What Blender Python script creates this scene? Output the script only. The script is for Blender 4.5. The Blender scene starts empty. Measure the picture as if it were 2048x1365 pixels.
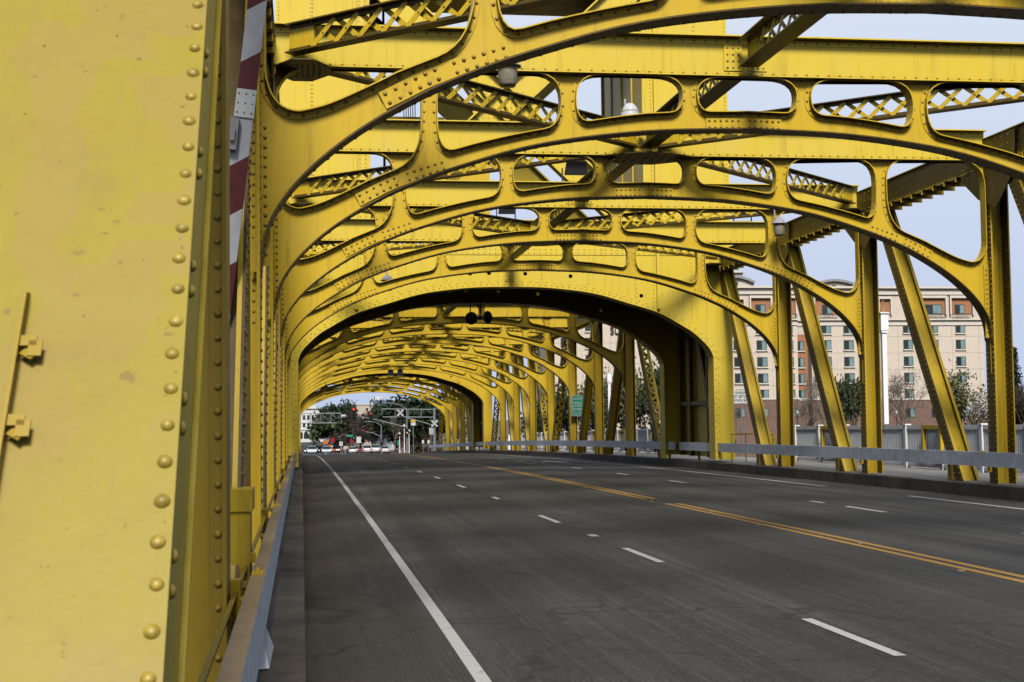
import bpy, math, random
from mathutils import Vector, Matrix
from mathutils.geometry import tessellate_polygon
R = math.radians
random.seed(7)
S = bpy.context.scene
COL = S.collection

# ------------------------------------------------------------------ camera
YAW, PIT, ROL = R(8.428), R(3.004), R(0.7164)
CP = Vector((-7.5865, 0.0, 1.79))
FW = Vector((math.sin(YAW)*math.cos(PIT), math.cos(YAW)*math.cos(PIT), math.sin(PIT)))
_rt = Vector((math.cos(YAW), -math.sin(YAW), 0)); _up = _rt.cross(FW)
RT = _rt*math.cos(ROL) - _up*math.sin(ROL)
UP = _up*math.cos(ROL) + _rt*math.sin(ROL)
cam = bpy.data.cameras.new('camera'); co = bpy.data.objects.new('camera', cam); COL.objects.link(co)
m = Matrix.Identity(4)
for i in range(3):
    m[i][0] = RT[i]; m[i][1] = UP[i]; m[i][2] = -FW[i]; m[i][3] = CP[i]
co.matrix_world = m
cam.sensor_width = 36.0; cam.lens = 50.0; cam.clip_start = 0.1; cam.clip_end = 6000
cam.dof.use_dof = True; cam.dof.focus_distance = 24.0; cam.dof.aperture_fstop = 9.0
S.camera = co

def at(x, y, Y):
    """world point at depth Y seen at photo pixel (x, y)"""
    d = FW*2844.4 + RT*(x-1024) + UP*(682.5-y)
    t = Y/d.y
    return CP + d*t

# road profile
K = 0.00018
def rz(Y):
    if Y <= 0: return 0.0
    if Y < 134: return -K/2*Y*Y
    z = -K/2*134*134; s = -.0241
    if Y < 290: return z + s*(Y-134)
    z += s*156
    if Y < 400: 
        t = Y-290; return z + s*t*(1-t/220)
    return z + s*55
def crown(x): return -0.1*min(1, abs(x)/7.57)**2

# ------------------------------------------------------------------ materials
def newmat(name):
    mt = bpy.data.materials.new(name); mt.use_nodes = True
    nt = mt.node_tree; b = nt.nodes['Principled BSDF']
    return mt, nt, b
def N(nt, t, **kw):
    n = nt.nodes.new(t)
    for k, v in kw.items():
        if k.startswith('i_'):
            n.inputs[k[2:].replace('_', ' ')].default_value = v
        else: setattr(n, k, v)
    return n
def noise(nt, vec, scale, detail=4, rough=.55, dist=0):
    n = N(nt, 'ShaderNodeTexNoise'); n.inputs['Scale'].default_value = scale
    n.inputs['Detail'].default_value = detail; n.inputs['Roughness'].default_value = rough
    n.inputs['Distortion'].default_value = dist
    nt.links.new(vec, n.inputs['Vector']); return n.outputs['Fac']
def ramp(nt, fac, a, b, ca=(0,0,0,1), cb=(1,1,1,1)):
    r = N(nt, 'ShaderNodeValToRGB'); e = r.color_ramp.elements
    e[0].position = a; e[1].position = b; e[0].color = ca; e[1].color = cb
    nt.links.new(fac, r.inputs['Fac']); return r.outputs['Color']
def mixc(nt, fac, a, b, mode='MIX'):
    n = N(nt, 'ShaderNodeMix', data_type='RGBA', blend_type=mode)
    for sock, v in ((n.inputs[0], fac), (n.inputs[6], a), (n.inputs[7], b)):
        if hasattr(v, 'is_linked'): nt.links.new(v, sock)
        elif isinstance(v, (int, float)): sock.default_value = v
        else: sock.default_value = (*v[:3], 1)
    return n.outputs[2]
def mapping(nt, sx, sy, sz, obj=False):
    if obj: src = N(nt, 'ShaderNodeTexCoord').outputs['Object']
    else: src = N(nt, 'ShaderNodeNewGeometry').outputs['Position']
    mp = N(nt, 'ShaderNodeMapping'); mp.inputs['Scale'].default_value = (sx, sy, sz)
    nt.links.new(src, mp.inputs['Vector']); return mp.outputs['Vector']
def bump(nt, b, h, strength, dist=.01):
    n = N(nt, 'ShaderNodeBump'); n.inputs['Strength'].default_value = strength; n.inputs['Distance'].default_value = dist
    nt.links.new(h, n.inputs['Height']); nt.links.new(n.outputs['Normal'], b.inputs['Normal'])

def yellow_paint(name, base, worn, wornamt=(.5, .75), rough=.42, dirt=.35):
    mt, nt, b = newmat(name)
    v = mapping(nt, 1, 1, 1)
    big = noise(nt, v, .9, 5, .6)
    c = mixc(nt, ramp(nt, big, wornamt[0], wornamt[1]), base, worn)
    vs = mapping(nt, 3.2, 3.2, .28)                       # rain streaks running down
    st = ramp(nt, noise(nt, vs, 2.2, 6, .7), .52, .74)
    m1 = N(nt, 'ShaderNodeMath', operation='MULTIPLY'); nt.links.new(st, m1.inputs[0]); m1.inputs[1].default_value = dirt
    c = mixc(nt, m1.outputs[0], c, (.23, .15, .03))
    ru = ramp(nt, noise(nt, v, 6.5, 8, .75), .67, .77)
    m2 = N(nt, 'ShaderNodeMath', operation='MULTIPLY'); nt.links.new(ru, m2.inputs[0]); m2.inputs[1].default_value = .7
    c = mixc(nt, m2.outputs[0], c, (.19, .08, .025))
    nt.links.new(c, b.inputs['Base Color'])
    b.inputs['Specular IOR Level'].default_value = .38
    rr = N(nt, 'ShaderNodeMapRange'); rr.inputs['To Min'].default_value = rough-.08; rr.inputs['To Max'].default_value = rough+.16
    nt.links.new(noise(nt, v, 7, 4), rr.inputs['Value']); nt.links.new(rr.outputs[0], b.inputs['Roughness'])
    bump(nt, b, noise(nt, v, 26, 5, .6), .12, .01)
    return mt

def plain(name, col, rough=.6, spec=.4, metal=0, var=.12, scale=3., emit=None):
    mt, nt, b = newmat(name)
    v = mapping(nt, 1, 1, 1)
    dark = tuple(x*(1-var*2.2) for x in col); lite = tuple(min(1, x*(1+var)) for x in col)
    nt.links.new(mixc(nt, ramp(nt, noise(nt, v, scale, 5, .6), .3, .7), dark, lite), b.inputs['Base Color'])
    b.inputs['Roughness'].default_value = rough; b.inputs['Metallic'].default_value = metal
    b.inputs['Specular IOR Level'].default_value = spec
    if emit:
        b.inputs['Emission Color'].default_value = (*emit[:3], 1); b.inputs['Emission Strength'].default_value = emit[3]
    return mt

M = {}
M['yellow'] = yellow_paint('yellow paint', (.66, .438, .020), (.64, .44, .052), dirt=.5)
M['yellow_lit'] = yellow_paint('newer yellow paint of beams and towers', (.72, .525, .045), (.70, .53, .08))  # stronger light on beams, towers and end posts put into the colour
M['rivet_gold'] = plain('gold painted rivets', (.40, .285, .04), .42, .5, 0, .22, 30)
M['rivet'] = plain('bronze rivet paint', (.36, .225, .028), .4, .5, 0, .2, 9)
M['grime_shade'] = yellow_paint('sooty grimed yellow paint on the road side', (.10, .064, .012), (.14, .09, .016), dirt=.6)  # real dirt on road-side faces; painted shade on soffits, undersides and recesses
M['yellow_far'] = yellow_paint('yellow paint of the span over the river', (.62, .408, .018), (.60, .41, .042), dirt=.5)
M['yellow_dull'] = yellow_paint('dull dark yellow paint', (.33, .22, .014), (.37, .25, .035), dirt=.6)  # duller and darker than the main yellow
# faded cover plate with chalky patches, scuffs
def faded():
    mt, nt, b = newmat('faded chalky yellow paint')
    v = mapping(nt, 1, 1, 1)
    wob = noise(nt, v, 4, 4, .6)
    def patch(scale, off, lo, hi):
        mp = N(nt, 'ShaderNodeMapping'); mp.inputs['Scale'].default_value = scale; mp.inputs['Location'].default_value = off
        nt.links.new(N(nt, 'ShaderNodeNewGeometry').outputs['Position'], mp.inputs['Vector'])
        ad = N(nt, 'ShaderNodeVectorMath', operation='ADD'); nt.links.new(mp.outputs[0], ad.inputs[0])
        sc = N(nt, 'ShaderNodeMath', operation='MULTIPLY'); sc.inputs[1].default_value = .22; nt.links.new(wob, sc.inputs[0]); nt.links.new(sc.outputs[0], ad.inputs[1])
        vo = N(nt, 'ShaderNodeTexVoronoi', distance='CHEBYCHEV'); vo.inputs['Scale'].default_value = 1; nt.links.new(ad.outputs[0], vo.inputs['Vector'])
        sp_ = N(nt, 'ShaderNodeSeparateColor'); nt.links.new(vo.outputs['Color'], sp_.inputs[0])
        return ramp(nt, sp_.outputs[0], lo, hi)
    c = mixc(nt, patch((2.6, 1.3, 1.7), (.3, .1, .4), .50, .505), (.315, .243, .028), (.318, .235, .042))
    p2 = patch((4.5, 2.2, 3.2), (.7, .2, .9), .70, .705)
    c = mixc(nt, p2, c, (.318, .248, .024))
    c = mixc(nt, ramp(nt, noise(nt, v, 1.3, 6, .65), .45, .75), c, (.29, .205, .032))
    for sc_, lo, hi, amt, col in ((5, .58, .70, .30, (.24, .17, .05)), (14, .66, .69, .55, (.17, .11, .04)), (34, .67, .70, .8, (.09, .055, .03)), (80, .69, .72, .8, (.07, .04, .02))):
        k = ramp(nt, noise(nt, v, sc_, 6, .65), lo, hi); mm = N(nt, 'ShaderNodeMath', operation='MULTIPLY'); nt.links.new(k, mm.inputs[0]); mm.inputs[1].default_value = amt
        c = mixc(nt, mm.outputs[0], c, col)
    st = ramp(nt, noise(nt, mapping(nt, 11, 1.4, .9), 2.5, 6, .7), .56, .8)
    mm = N(nt, 'ShaderNodeMath', operation='MULTIPLY'); nt.links.new(st, mm.inputs[0]); mm.inputs[1].default_value = .45
    c = mixc(nt, mm.outputs[0], c, (.28, .19, .07))
    nt.links.new(c, b.inputs['Base Color']); b.inputs['Roughness'].default_value = .5; b.inputs['Specular IOR Level'].default_value = .35
    bump(nt, b, noise(nt, v, 14, 6, .6), .2, .01)
    return mt
M['faded'] = faded()

def asphalt():
    mt, nt, b = newmat('grooved bridge deck asphalt')
    v = mapping(nt, 1, 1, 1)
    def mul(x, k):
        m_ = N(nt, 'ShaderNodeMath', operation='MULTIPLY'); nt.links.new(x, m_.inputs[0])
        if isinstance(k, (int, float)): m_.inputs[1].default_value = k
        else: nt.links.new(k, m_.inputs[1])
        return m_.outputs[0]
    c = mixc(nt, ramp(nt, noise(nt, v, .45, 8, .7), .34, .68), (.033, .032, .031), (.070, .067, .063))
    # polished wheel tracks and long tyre-wear streaks along the lanes
    c = mixc(nt, mul(ramp(nt, noise(nt, mapping(nt, 1.0, .018, 0), 1.1, 3, .5), .44, .60), .85), c, (.024, .023, .022))
    c = mixc(nt, mul(ramp(nt, noise(nt, mapping(nt, 9.0, .05, 0), 1.2, 5, .7), .48, .68), .75), c, (.020, .019, .018))
    c = mixc(nt, mul(ramp(nt, noise(nt, mapping(nt, 14.0, .09, 0), 1.0, 5, .7), .54, .70), .60), c, (.115, .108, .096))
    sx = N(nt, 'ShaderNodeSeparateXYZ'); nt.links.new(v, sx.inputs[0])
    ab = N(nt, 'ShaderNodeMath', operation='ABSOLUTE'); nt.links.new(sx.outputs[0], ab.inputs[0])
    mr = N(nt, 'ShaderNodeMapRange'); mr.inputs['From Min'].default_value = 6.3; mr.inputs['From Max'].default_value = 7.3
    nt.links.new(ab.outputs[0], mr.inputs['Value'])
    c = mixc(nt, mul(mul(mr.outputs[0], ramp(nt, noise(nt, mapping(nt, 2.0, .35, 1), 1.6, 6, .7), .20, .50)), .9), c, (.078, .062, .046))
    # stains, tar drips, aggregate
    c = mixc(nt, mul(ramp(nt, noise(nt, v, 1.1, 4, .5), .66, .72), .55), c, (.020, .019, .018))
    c = mixc(nt, mul(ramp(nt, noise(nt, mapping(nt, 3, .9, 1), 2.0, 5, .6), .655, .68), .75), c, (.014, .013, .012))
    c = mixc(nt, mul(ramp(nt, noise(nt, v, 60, 4, .8), .56, .68), .5), c, (.17, .16, .145))
    c = mixc(nt, mul(ramp(nt, noise(nt, v, 34, 4, .8), .58, .70), .5), c, (.018, .017, .016))
    c = mixc(nt, mul(ramp(nt, noise(nt, mapping(nt, 26, 5, 1), 1.0, 6, .85), .54, .64), .60), c, (.125, .118, .105))
    c = mixc(nt, mul(ramp(nt, noise(nt, mapping(nt, 20, 4, 1), 1.3, 6, .85), .55, .64), .75), c, (.014, .013, .012))
    vo = N(nt, 'ShaderNodeTexVoronoi', feature='DISTANCE_TO_EDGE'); vo.inputs['Scale'].default_value = .42
    wa = N(nt, 'ShaderNodeVectorMath', operation='MULTIPLY_ADD'); wn = N(nt, 'ShaderNodeTexNoise'); wn.inputs['Scale'].default_value = 1.3; wn.inputs['Detail'].default_value = 6
    nt.links.new(v, wn.inputs['Vector']); nt.links.new(wn.outputs['Color'], wa.inputs[0]); wa.inputs[1].default_value = (1.4, 1.4, 0); nt.links.new(v, wa.inputs[2]); nt.links.new(wa.outputs[0], vo.inputs['Vector'])
    ck = ramp(nt, vo.outputs['Distance'], .0, .022, (1,1,1,1), (0,0,0,1))
    c = mixc(nt, mul(mul(ck, ramp(nt, noise(nt, v, .22, 2, .5), .42, .52)), .85), c, (.015, .014, .013))
    wv = N(nt, 'ShaderNodeTexWave', wave_type='BANDS', bands_direction='X'); wv.inputs['Scale'].default_value = 8.0
    wv.inputs['Distortion'].default_value = 2.5; wv.inputs['Detail'].default_value = 3; wv.inputs['Detail Scale'].default_value = .6
    nt.links.new(mapping(nt, 1, .06, 0), wv.inputs['Vector'])
    wy = N(nt, 'ShaderNodeTexWave', wave_type='BANDS', bands_direction='Y'); wy.inputs['Scale'].default_value = 5.5
    wy.inputs['Distortion'].default_value = 3.2; wy.inputs['Detail'].default_value = 3
    nt.links.new(mapping(nt, .35, 1, 0), wy.inputs['Vector'])
    mh = N(nt, 'ShaderNodeMix', data_type='FLOAT')
    nt.links.new(mr.outputs[0], mh.inputs[0]); nt.links.new(wv.outputs['Fac'], mh.inputs[2]); nt.links.new(wy.outputs['Fac'], mh.inputs[3])
    gpatch = ramp(nt, noise(nt, mapping(nt, .9, .07, 0), 1.4, 3, .5), .36, .60)
    gp2 = N(nt, 'ShaderNodeMath', operation='MAXIMUM'); nt.links.new(gpatch, gp2.inputs[0]); nt.links.new(mul(mr.outputs[0], .9), gp2.inputs[1]); gpatch = gp2.outputs[0]
    c = mixc(nt, mul(mul(mh.outputs[0], gpatch), .78), c, (.020, .019, .017))
    nt.links.new(c, b.inputs['Base Color']); b.inputs['Specular IOR Level'].default_value = .4
    rr = N(nt, 'ShaderNodeMapRange'); rr.inputs['To Min'].default_value = .55; rr.inputs['To Max'].default_value = .9; nt.links.new(noise(nt, mapping(nt, 1.2, .05, 0), 1.5, 4), rr.inputs['Value']); nt.links.new(rr.outputs[0], b.inputs['Roughness'])
    ad = N(nt, 'ShaderNodeMath', operation='ADD'); nt.links.new(mul(mh.outputs[0], gpatch), ad.inputs[0]); nt.links.new(noise(nt, v, 60, 3, .7), ad.inputs[1])
    bump(nt, b, ad.outputs[0], .7, .012)
    return mt
M['asphalt'] = asphalt()
def paintline(name, col):
    mt, nt, b = newmat(name)
    v = mapping(nt, 1, 1, 1)
    w = ramp(nt, noise(nt, v, 11, 6, .75), .57, .66)
    w2 = N(nt, 'ShaderNodeMath', operation='MULTIPLY'); nt.links.new(w, w2.inputs[0]); w2.inputs[1].default_value = .8
    nt.links.new(mixc(nt, w2.outputs[0], col, (.07, .065, .06)), b.inputs['Base Color']); b.inputs['Roughness'].default_value = .7
    return mt
M['white_line'] = paintline('worn white road paint', (.42, .41, .385))
M['yellow_line'] = paintline('worn yellow road paint', (.34, .18, .03))
def concrete(name, a, bcol, sc=2.):
    mt, nt, b = newmat(name)
    v = mapping(nt, 1, 1, 1)
    c = mixc(nt, ramp(nt, noise(nt, v, sc, 7, .65), .32, .7), a, bcol)
    c = mixc(nt, ramp(nt, noise(nt, mapping(nt, 1.5, 1.5, .3), 3, 5, .7), .55, .8), c, tuple(x*.55 for x in a))
    nt.links.new(c, b.inputs['Base Color']); b.inputs['Roughness'].default_value = .85
    bump(nt, b, noise(nt, v, 30, 5, .7), .3, .01)
    return mt
M['curb'] = concrete('dark stained concrete', (.042, .034, .026), (.125, .102, .078), 1.4)
M['deck'] = concrete('walkway concrete', (.20, .19, .175), (.30, .285, .26))
M['earth'] = concrete('river bank earth', (.075, .06, .04), (.12, .10, .06), .3)
M['rail_white'] = plain('chalky white rail paint', (.86, .88, .90), .55, .4, 0, .10, 6)
M['rail_tan'] = concrete('rail top browned by dust', (.32, .215, .10), (.42, .29, .145), 3)
M['rail_grey'] = plain('grey rail paint', (.66, .68, .71), .5, .4, 0, .10, 4)
M['white'] = plain('white paint', (.90, .90, .90), .5, .4, 0, .04, 4)
M['red'] = plain('dark red paint', (.10, .004, .006), .5, .4, 0, .15, 5)
M['black'] = plain('black painted metal', (.012, .013, .015), .45, .5)
M['greymetal'] = plain('galvanized grey metal', (.24, .25, .26), .45, .5, .3, .06)
M['lampgrey'] = plain('grey enamel lamp shade', (.34, .35, .37), .4, .5, 0, .06)
M['lampglass'] = plain('dusty lamp glass', (.30, .27, .20), .25, .5, 0, .12, 14)
M['green'] = plain('green sign sheeting', (.01, .28, .155), .4, .4, 0, .06)
M['signwhite'] = plain('white sign sheeting', (.58, .59, .59), .45, .4, 0, .04)
M['lettering'] = plain('black lettering', (.02, .02, .02), .6)
M['rope'] = plain('dark interior steel', (.045, .03, .008), .6)
M['stucco'] = plain('beige stucco', (.64, .55, .455), .8, .2, 0, .035, 1.2)
M['stucco_trim'] = plain('pale stucco trim', (.68, .60, .52), .75, .2, 0, .03, 1.5)
M['terracotta'] = plain('terracotta panel', (.40, .185, .095), .75, .2, 0, .06, .8)
M['brick'] = concrete('brown brick base', (.16, .095, .07), (.21, .13, .10), 2)
M['glass_dark'] = plain('dark window glass', (.022, .034, .042), .08, .6, 0, .2, .5)
M['glass_teal'] = plain('window with a pale curtain', (.20, .31, .32), .12, .6, 0, .16, .7)
M['frame_dark'] = plain('dark teal window frame', (.035, .06, .065), .5)
M['bluegl'] = plain('blue glass wall', (.03, .13, .36), .12, .7)
M['whitestone'] = plain('white stone', (.66, .66, .65), .7, .2, 0, .04)
M['roofgrey'] = plain('grey roof', (.28, .28, .28), .8)
M['bark'] = plain('grey brown bark', (.085, .066, .05), .9, .1, 0, .2, 6)
M['barkpale'] = plain('pale bark', (.22, .19, .155), .9, .1, 0, .2, 6)
def leafmat(name, a, bcol):
    mt, nt, b = newmat(name)
    oi = noise(nt, mapping(nt, 1, 1, 1), .9, 4, .6)
    nt.links.new(mixc(nt, ramp(nt, oi, .35, .65), a, bcol), b.inputs['Base Color'])
    b.inputs['Roughness'].default_value = .65; b.inputs['Specular IOR Level'].default_value = .25
    return mt
M['leaf_dark'] = leafmat('dark green foliage', (.012, .024, .011), (.034, .052, .02))
M['leaf_mid'] = leafmat('mid green foliage', (.030, .042, .017), (.060, .078, .030))
M['leaf_olive'] = leafmat('olive spring foliage', (.09, .095, .035), (.15, .15, .07))
M['blossom'] = leafmat('pale blossom', (.38, .36, .30), (.55, .53, .48))
M['leaf_red'] = leafmat('dark red foliage', (.09, .015, .012), (.14, .02, .016))
M['twig'] = leafmat('bare twigs', (.05, .038, .03), (.085, .066, .05))
M['conifer'] = leafmat('conifer needles', (.012, .024, .014), (.028, .045, .022))
M['tyre'] = plain('black tyre rubber', (.015, .015, .015), .8)
M['skin'] = plain('skin', (.42, .25, .17), .6)
M['hair'] = plain('dark hair', (.03, .02, .015), .7)
M['cloth_black'] = plain('black cloth', (.012, .012, .013), .8)
M['cloth_navy'] = plain('navy cloth', (.02, .03, .07), .8)
M['cloth_grey'] = plain('light grey cloth', (.40, .40, .42), .8)
M['cloth_orange'] = plain('orange cloth', (.55, .20, .03), .8)
M['lens_red'] = plain('lit red lamp', (.5, .02, .01), .4, emit=(1, .06, .03, .9))
M['lens_amber'] = plain('lit amber lamp', (.6, .3, .05), .4, emit=(1, .55, .2, .9))
M['lens_green'] = plain('lit green lamp', (.05, .5, .3), .4, emit=(.1, 1, .55, .7))
M['headlamp'] = plain('lit headlamp', (.7, .7, .7), .3, emit=(1, .95, .85, 1.8))
M['tail'] = plain('red tail lamp', (.35, .01, .01), .3, emit=(1, .05, .03, .8))
def carpaint(name, col): return plain(name, col, .25, .6, 0, .03)
M['car_white'] = carpaint('white car paint', (.68, .69, .70)); M['car_black'] = carpaint('black car paint', (.02, .021, .023))
M['car_red'] = carpaint('dark red car paint', (.16, .015, .02)); M['car_silver'] = carpaint('silver car paint', (.38, .41, .44))
M['car_blue'] = carpaint('slate blue car paint', (.05, .08, .13)); M['car_grey'] = carpaint('pale grey car paint', (.5, .55, .6))
def water():
    mt, nt, b = newmat('brown green river water')
    b.inputs['Base Color'].default_value = (.035, .04, .028, 1); b.inputs['Roughness'].default_value = .12
    bump(nt, b, noise(nt, mapping(nt, 1, 1, 1), .9, 5, .6), .35, .2)
    return mt
M['water'] = water()

# ------------------------------------------------------------------ mesh builder
class MB:
    def __init__(s): s.v = []; s.f = []; s.sm = []; s.mi = []; s.cur = 0; s.rv = True; s.rm = 'rivet'
    def add(s, vs, fs, smooth=False):
        o = len(s.v); s.v += [tuple(p) for p in vs]
        for f in fs: s.f.append(tuple(i+o for i in f)); s.sm.append(smooth); s.mi.append(s.cur)
    def box(s, x0, x1, y0, y1, z0, z1):
        s.add([(x0,y0,z0),(x1,y0,z0),(x1,y1,z0),(x0,y1,z0),(x0,y0,z1),(x1,y0,z1),(x1,y1,z1),(x0,y1,z1)],
              [(0,3,2,1),(4,5,6,7),(0,1,5,4),(1,2,6,5),(2,3,7,6),(3,0,4,7)])
    def bar(s, p0, p1, w, h, up=(0,0,1)):
        """rectangular bar from p0 to p1, w across, h along up"""
        p0 = Vector(p0); p1 = Vector(p1); d = (p1-p0).normalized(); u = Vector(up)
        sd = d.cross(u)
        if sd.length < 1e-5: sd = d.cross(Vector((1,0,0)))
        sd.normalize(); u = sd.cross(d); a = sd*w/2; b = u*h/2
        s.add([p0-a-b, p0+a-b, p0+a+b, p0-a+b, p1-a-b, p1+a-b, p1+a+b, p1-a+b],
              [(0,1,2,3),(7,6,5,4),(0,4,5,1),(1,5,6,2),(2,6,7,3),(3,7,4,0)])
    def tube(s, p0, p1, r0, r1=None, n=8, cap=True):
        r1 = r0 if r1 is None else r1
        p0 = Vector(p0); p1 = Vector(p1); d = (p1-p0).normalized()
        a = d.orthogonal().normalized(); b = d.cross(a); vs = []
        for p, r in ((p0, r0), (p1, r1)):
            vs += [p + (a*math.cos(2*math.pi*i/n)+b*math.sin(2*math.pi*i/n))*r for i in range(n)]
        s.add(vs, [(i, (i+1)%n, n+(i+1)%n, n+i) for i in range(n)], True)
        if cap: s.add(vs, [tuple(range(n-1,-1,-1)), tuple(range(n, 2*n))])
    def path(s, pts, r, n=6):
        for a, b in zip(pts, pts[1:]): s.tube(a, b, r, r, n)
    def lathe(s, prof, c, axis='z', n=20):
        """prof: list of (r, h)"""
        vs = []
        for r, h in prof:
            for i in range(n):
                a = 2*math.pi*i/n; x, y = r*math.cos(a), r*math.sin(a)
                vs.append((c[0]+x, c[1]+y, c[2]+h) if axis == 'z' else (c[0]+x, c[1]+h, c[2]+y) if axis == 'y' else (c[0]+h, c[1]+x, c[2]+y))
        fs = []
        for k in range(len(prof)-1):
            for i in range(n):
                j = (i+1)%n; f = (k*n+i, k*n+j, (k+1)*n+j, (k+1)*n+i)
                fs.append(f if axis != 'y' else f[::-1])
        s.add(vs, fs, True)
    def rivet(s, p, nrm, r=.025, h=.018, seg=6):
        r *= random.uniform(.88, 1.1); h *= random.uniform(.82, 1.12)
        p = Vector(p); nrm = Vector(nrm); a = nrm.orthogonal().normalized(); b = nrm.cross(a)
        vs = []
        for rr, hh in ((1., 0), (.86, .55), (.5, .9)):
            vs += [p+(a*math.cos(2*math.pi*i/seg)+b*math.sin(2*math.pi*i/seg))*r*rr+nrm*h*hh for i in range(seg)]
        vs.append(p+nrm*h)
        fs = [(k*seg+i, k*seg+(i+1)%seg, (k+1)*seg+(i+1)%seg, (k+1)*seg+i) for k in range(2) for i in range(seg)]
        fs += [(2*seg+i, 2*seg+(i+1)%seg, 3*seg) for i in range(seg)]
        k = s.cur; s.cur = 99 if s.rv else k; s.add(vs, fs, True); s.cur = k
    def fill(s, outer, holes, y0, y1, sides=True):
        """flat XZ plate with holes, from y0 (front) to y1 (back)"""
        loops = [outer]+holes
        tri = tessellate_polygon([[Vector((x, z, 0)) for x, z in l] for l in loops])
        pts = [p for l in loops for p in l]; n = len(pts)
        vs = [(x, y0, z) for x, z in pts]+[(x, y1, z) for x, z in pts]
        fs = []
        for a, b, c in tri:
            (ax, az), (bx, bz), (cx, cz) = pts[a], pts[b], pts[c]
            if (bx-ax)*(cz-az)-(bz-az)*(cx-ax) < 0: b, c = c, b
            fs += [(a, b, c), (n+a, n+c, n+b)]
        s.add(vs, fs)
        if sides:
            o = 0; fs = []
            for k, l in enumerate(loops):
                m_ = len(l)
                ar = sum(l[i][0]*l[(i+1)%m_][1]-l[(i+1)%m_][0]*l[i][1] for i in range(m_))
                ccw = ar > 0
                for i in range(m_):
                    j = (i+1)%m_; q = (o+i, n+o+i, n+o+j, o+j)
                    if (ccw and k == 0) or (not ccw and k > 0): q = q[::-1]
                    fs.append(q)
                o += m_
            s.add(vs, fs)
    def ribbon(s, pts, off, y0, y1, closed=False):
        """solid strip following XZ path pts, thickness off along its left normal, from y0 to y1"""
        n = len(pts); nr = normals(pts, closed); q = [(p[0]+m_[0]*off, p[1]+m_[1]*off) for p, m_ in zip(pts, nr)]
        vs = [(x, y0, z) for x, z in pts]+[(x, y0, z) for x, z in q]+[(x, y1, z) for x, z in q]+[(x, y1, z) for x, z in pts]
        fs = []
        for i in range(n if closed else n-1):
            j = (i+1)%n
            for a in range(4):
                b = (a+1)%4; fs.append((a*n+i, a*n+j, b*n+j, b*n+i) if off > 0 else (a*n+j, a*n+i, b*n+i, b*n+j))
        if not closed: fs += [(0, n, 2*n, 3*n), (n-1, 4*n-1, 3*n-1, 2*n-1)]
        s.add(vs, fs)
    def mirrored(s):
        o = MB(); o.v = [(-x, y, z) for x, y, z in s.v]; o.f = [f[::-1] for f in s.f]; o.sm = s.sm[:]; o.mi = s.mi[:]; o.rm = s.rm; return o
    def join(s, o):
        k = len(s.v); s.v += o.v; s.f += [tuple(i+k for i in f) for f in o.f]; s.sm += o.sm; s.mi += o.mi
    def mesh(s, name, mats):
        mats = list(mats) if isinstance(mats, (list, tuple)) else [mats]
        if 99 in s.mi: mats.append(M[s.rm]); s.mi = [len(mats)-1 if i == 99 else i for i in s.mi]
        me = bpy.data.meshes.new(name); me.from_pydata(s.v, [], s.f)
        me.polygons.foreach_set('use_smooth', s.sm); me.polygons.foreach_set('material_index', s.mi)
        for mt in mats: me.materials.append(mt)
        me.update(); return me
    def build(s, name, mats, parent=None, loc=None):
        return link(name, s.mesh(name, mats), parent, loc)
def link(name, me, parent=None, loc=None):
    o = bpy.data.objects.new(name, me); COL.objects.link(o)
    if parent: o.parent = parent
    if loc is not None: o.location = loc
    return o
def tag(o, label, cat=None, group=None, kind=None):
    if label: o['label'] = label
    if cat: o['category'] = cat
    if group: o['group'] = group
    if kind: o['kind'] = kind
    return o
def thing(name, label, cat, loc=(0,0,0), rz_=0, group=None):
    o = bpy.data.objects.new(name, None); COL.objects.link(o); o.location = loc; o.rotation_euler = (0,0,rz_); o.empty_display_size = .3
    return tag(o, label, cat, group)
def copy_tree(o, parent=None):
    c = o.copy(); COL.objects.link(c); c.parent = parent
    for ch in list(o.children): copy_tree(ch, c)
    return c
def normals(pts, closed=False):
    n = len(pts); out = []
    for i in range(n):
        a = pts[i-1] if (i > 0 or closed) else pts[i]; b = pts[(i+1)%n] if (i < n-1 or closed) else pts[i]
        dx, dz = b[0]-a[0], b[1]-a[1]; l = math.hypot(dx, dz) or 1
        out.append((-dz/l, dx/l))
    return out
def resample(pts, step, closed=False):
    P = list(pts)+([pts[0]] if closed else []); out = []; d = step/2; acc = 0
    for a, b in zip(P, P[1:]):
        L = math.hypot(b[0]-a[0], b[1]-a[1])
        while d <= acc+L and L > 0:
            t = (d-acc)/L; out.append((a[0]+(b[0]-a[0])*t, a[1]+(b[1]-a[1])*t)); d += step
        acc += L
    return out
def catmull(pts, n=6):
    out = []
    P = [pts[0]]+list(pts)+[pts[-1]]
    for i in range(1, len(P)-2):
        for k in range(n):
            t = k/n
            out.append(tuple(.5*(2*P[i][j]+(P[i+1][j]-P[i-1][j])*t+(2*P[i-1][j]-5*P[i][j]+4*P[i+1][j]-P[i+2][j])*t*t
                             +(-P[i-1][j]+3*P[i][j]-3*P[i+1][j]+P[i+2][j])*t**3) for j in (0, 1)))
    out.append(tuple(pts[-1])); return out
def rounded(corners, radii, n=6):
    """polygon with rounded corners (quadratic)"""
    out = []; m_ = len(corners)
    for i, (p, r) in enumerate(zip(corners, radii)):
        if not r: out.append(p); continue
        a = corners[i-1]; b = corners[(i+1)%m_]
        def toward(q):
            L = math.hypot(q[0]-p[0], q[1]-p[1]); t = min(r, L*.49)/L; return (p[0]+(q[0]-p[0])*t, p[1]+(q[1]-p[1])*t)
        A, B = toward(a), toward(b)
        for k in range(n+1):
            t = k/n; out.append(tuple((1-t)**2*A[j]+2*t*(1-t)*p[j]+t*t*B[j] for j in (0, 1)))
    return out
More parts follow.
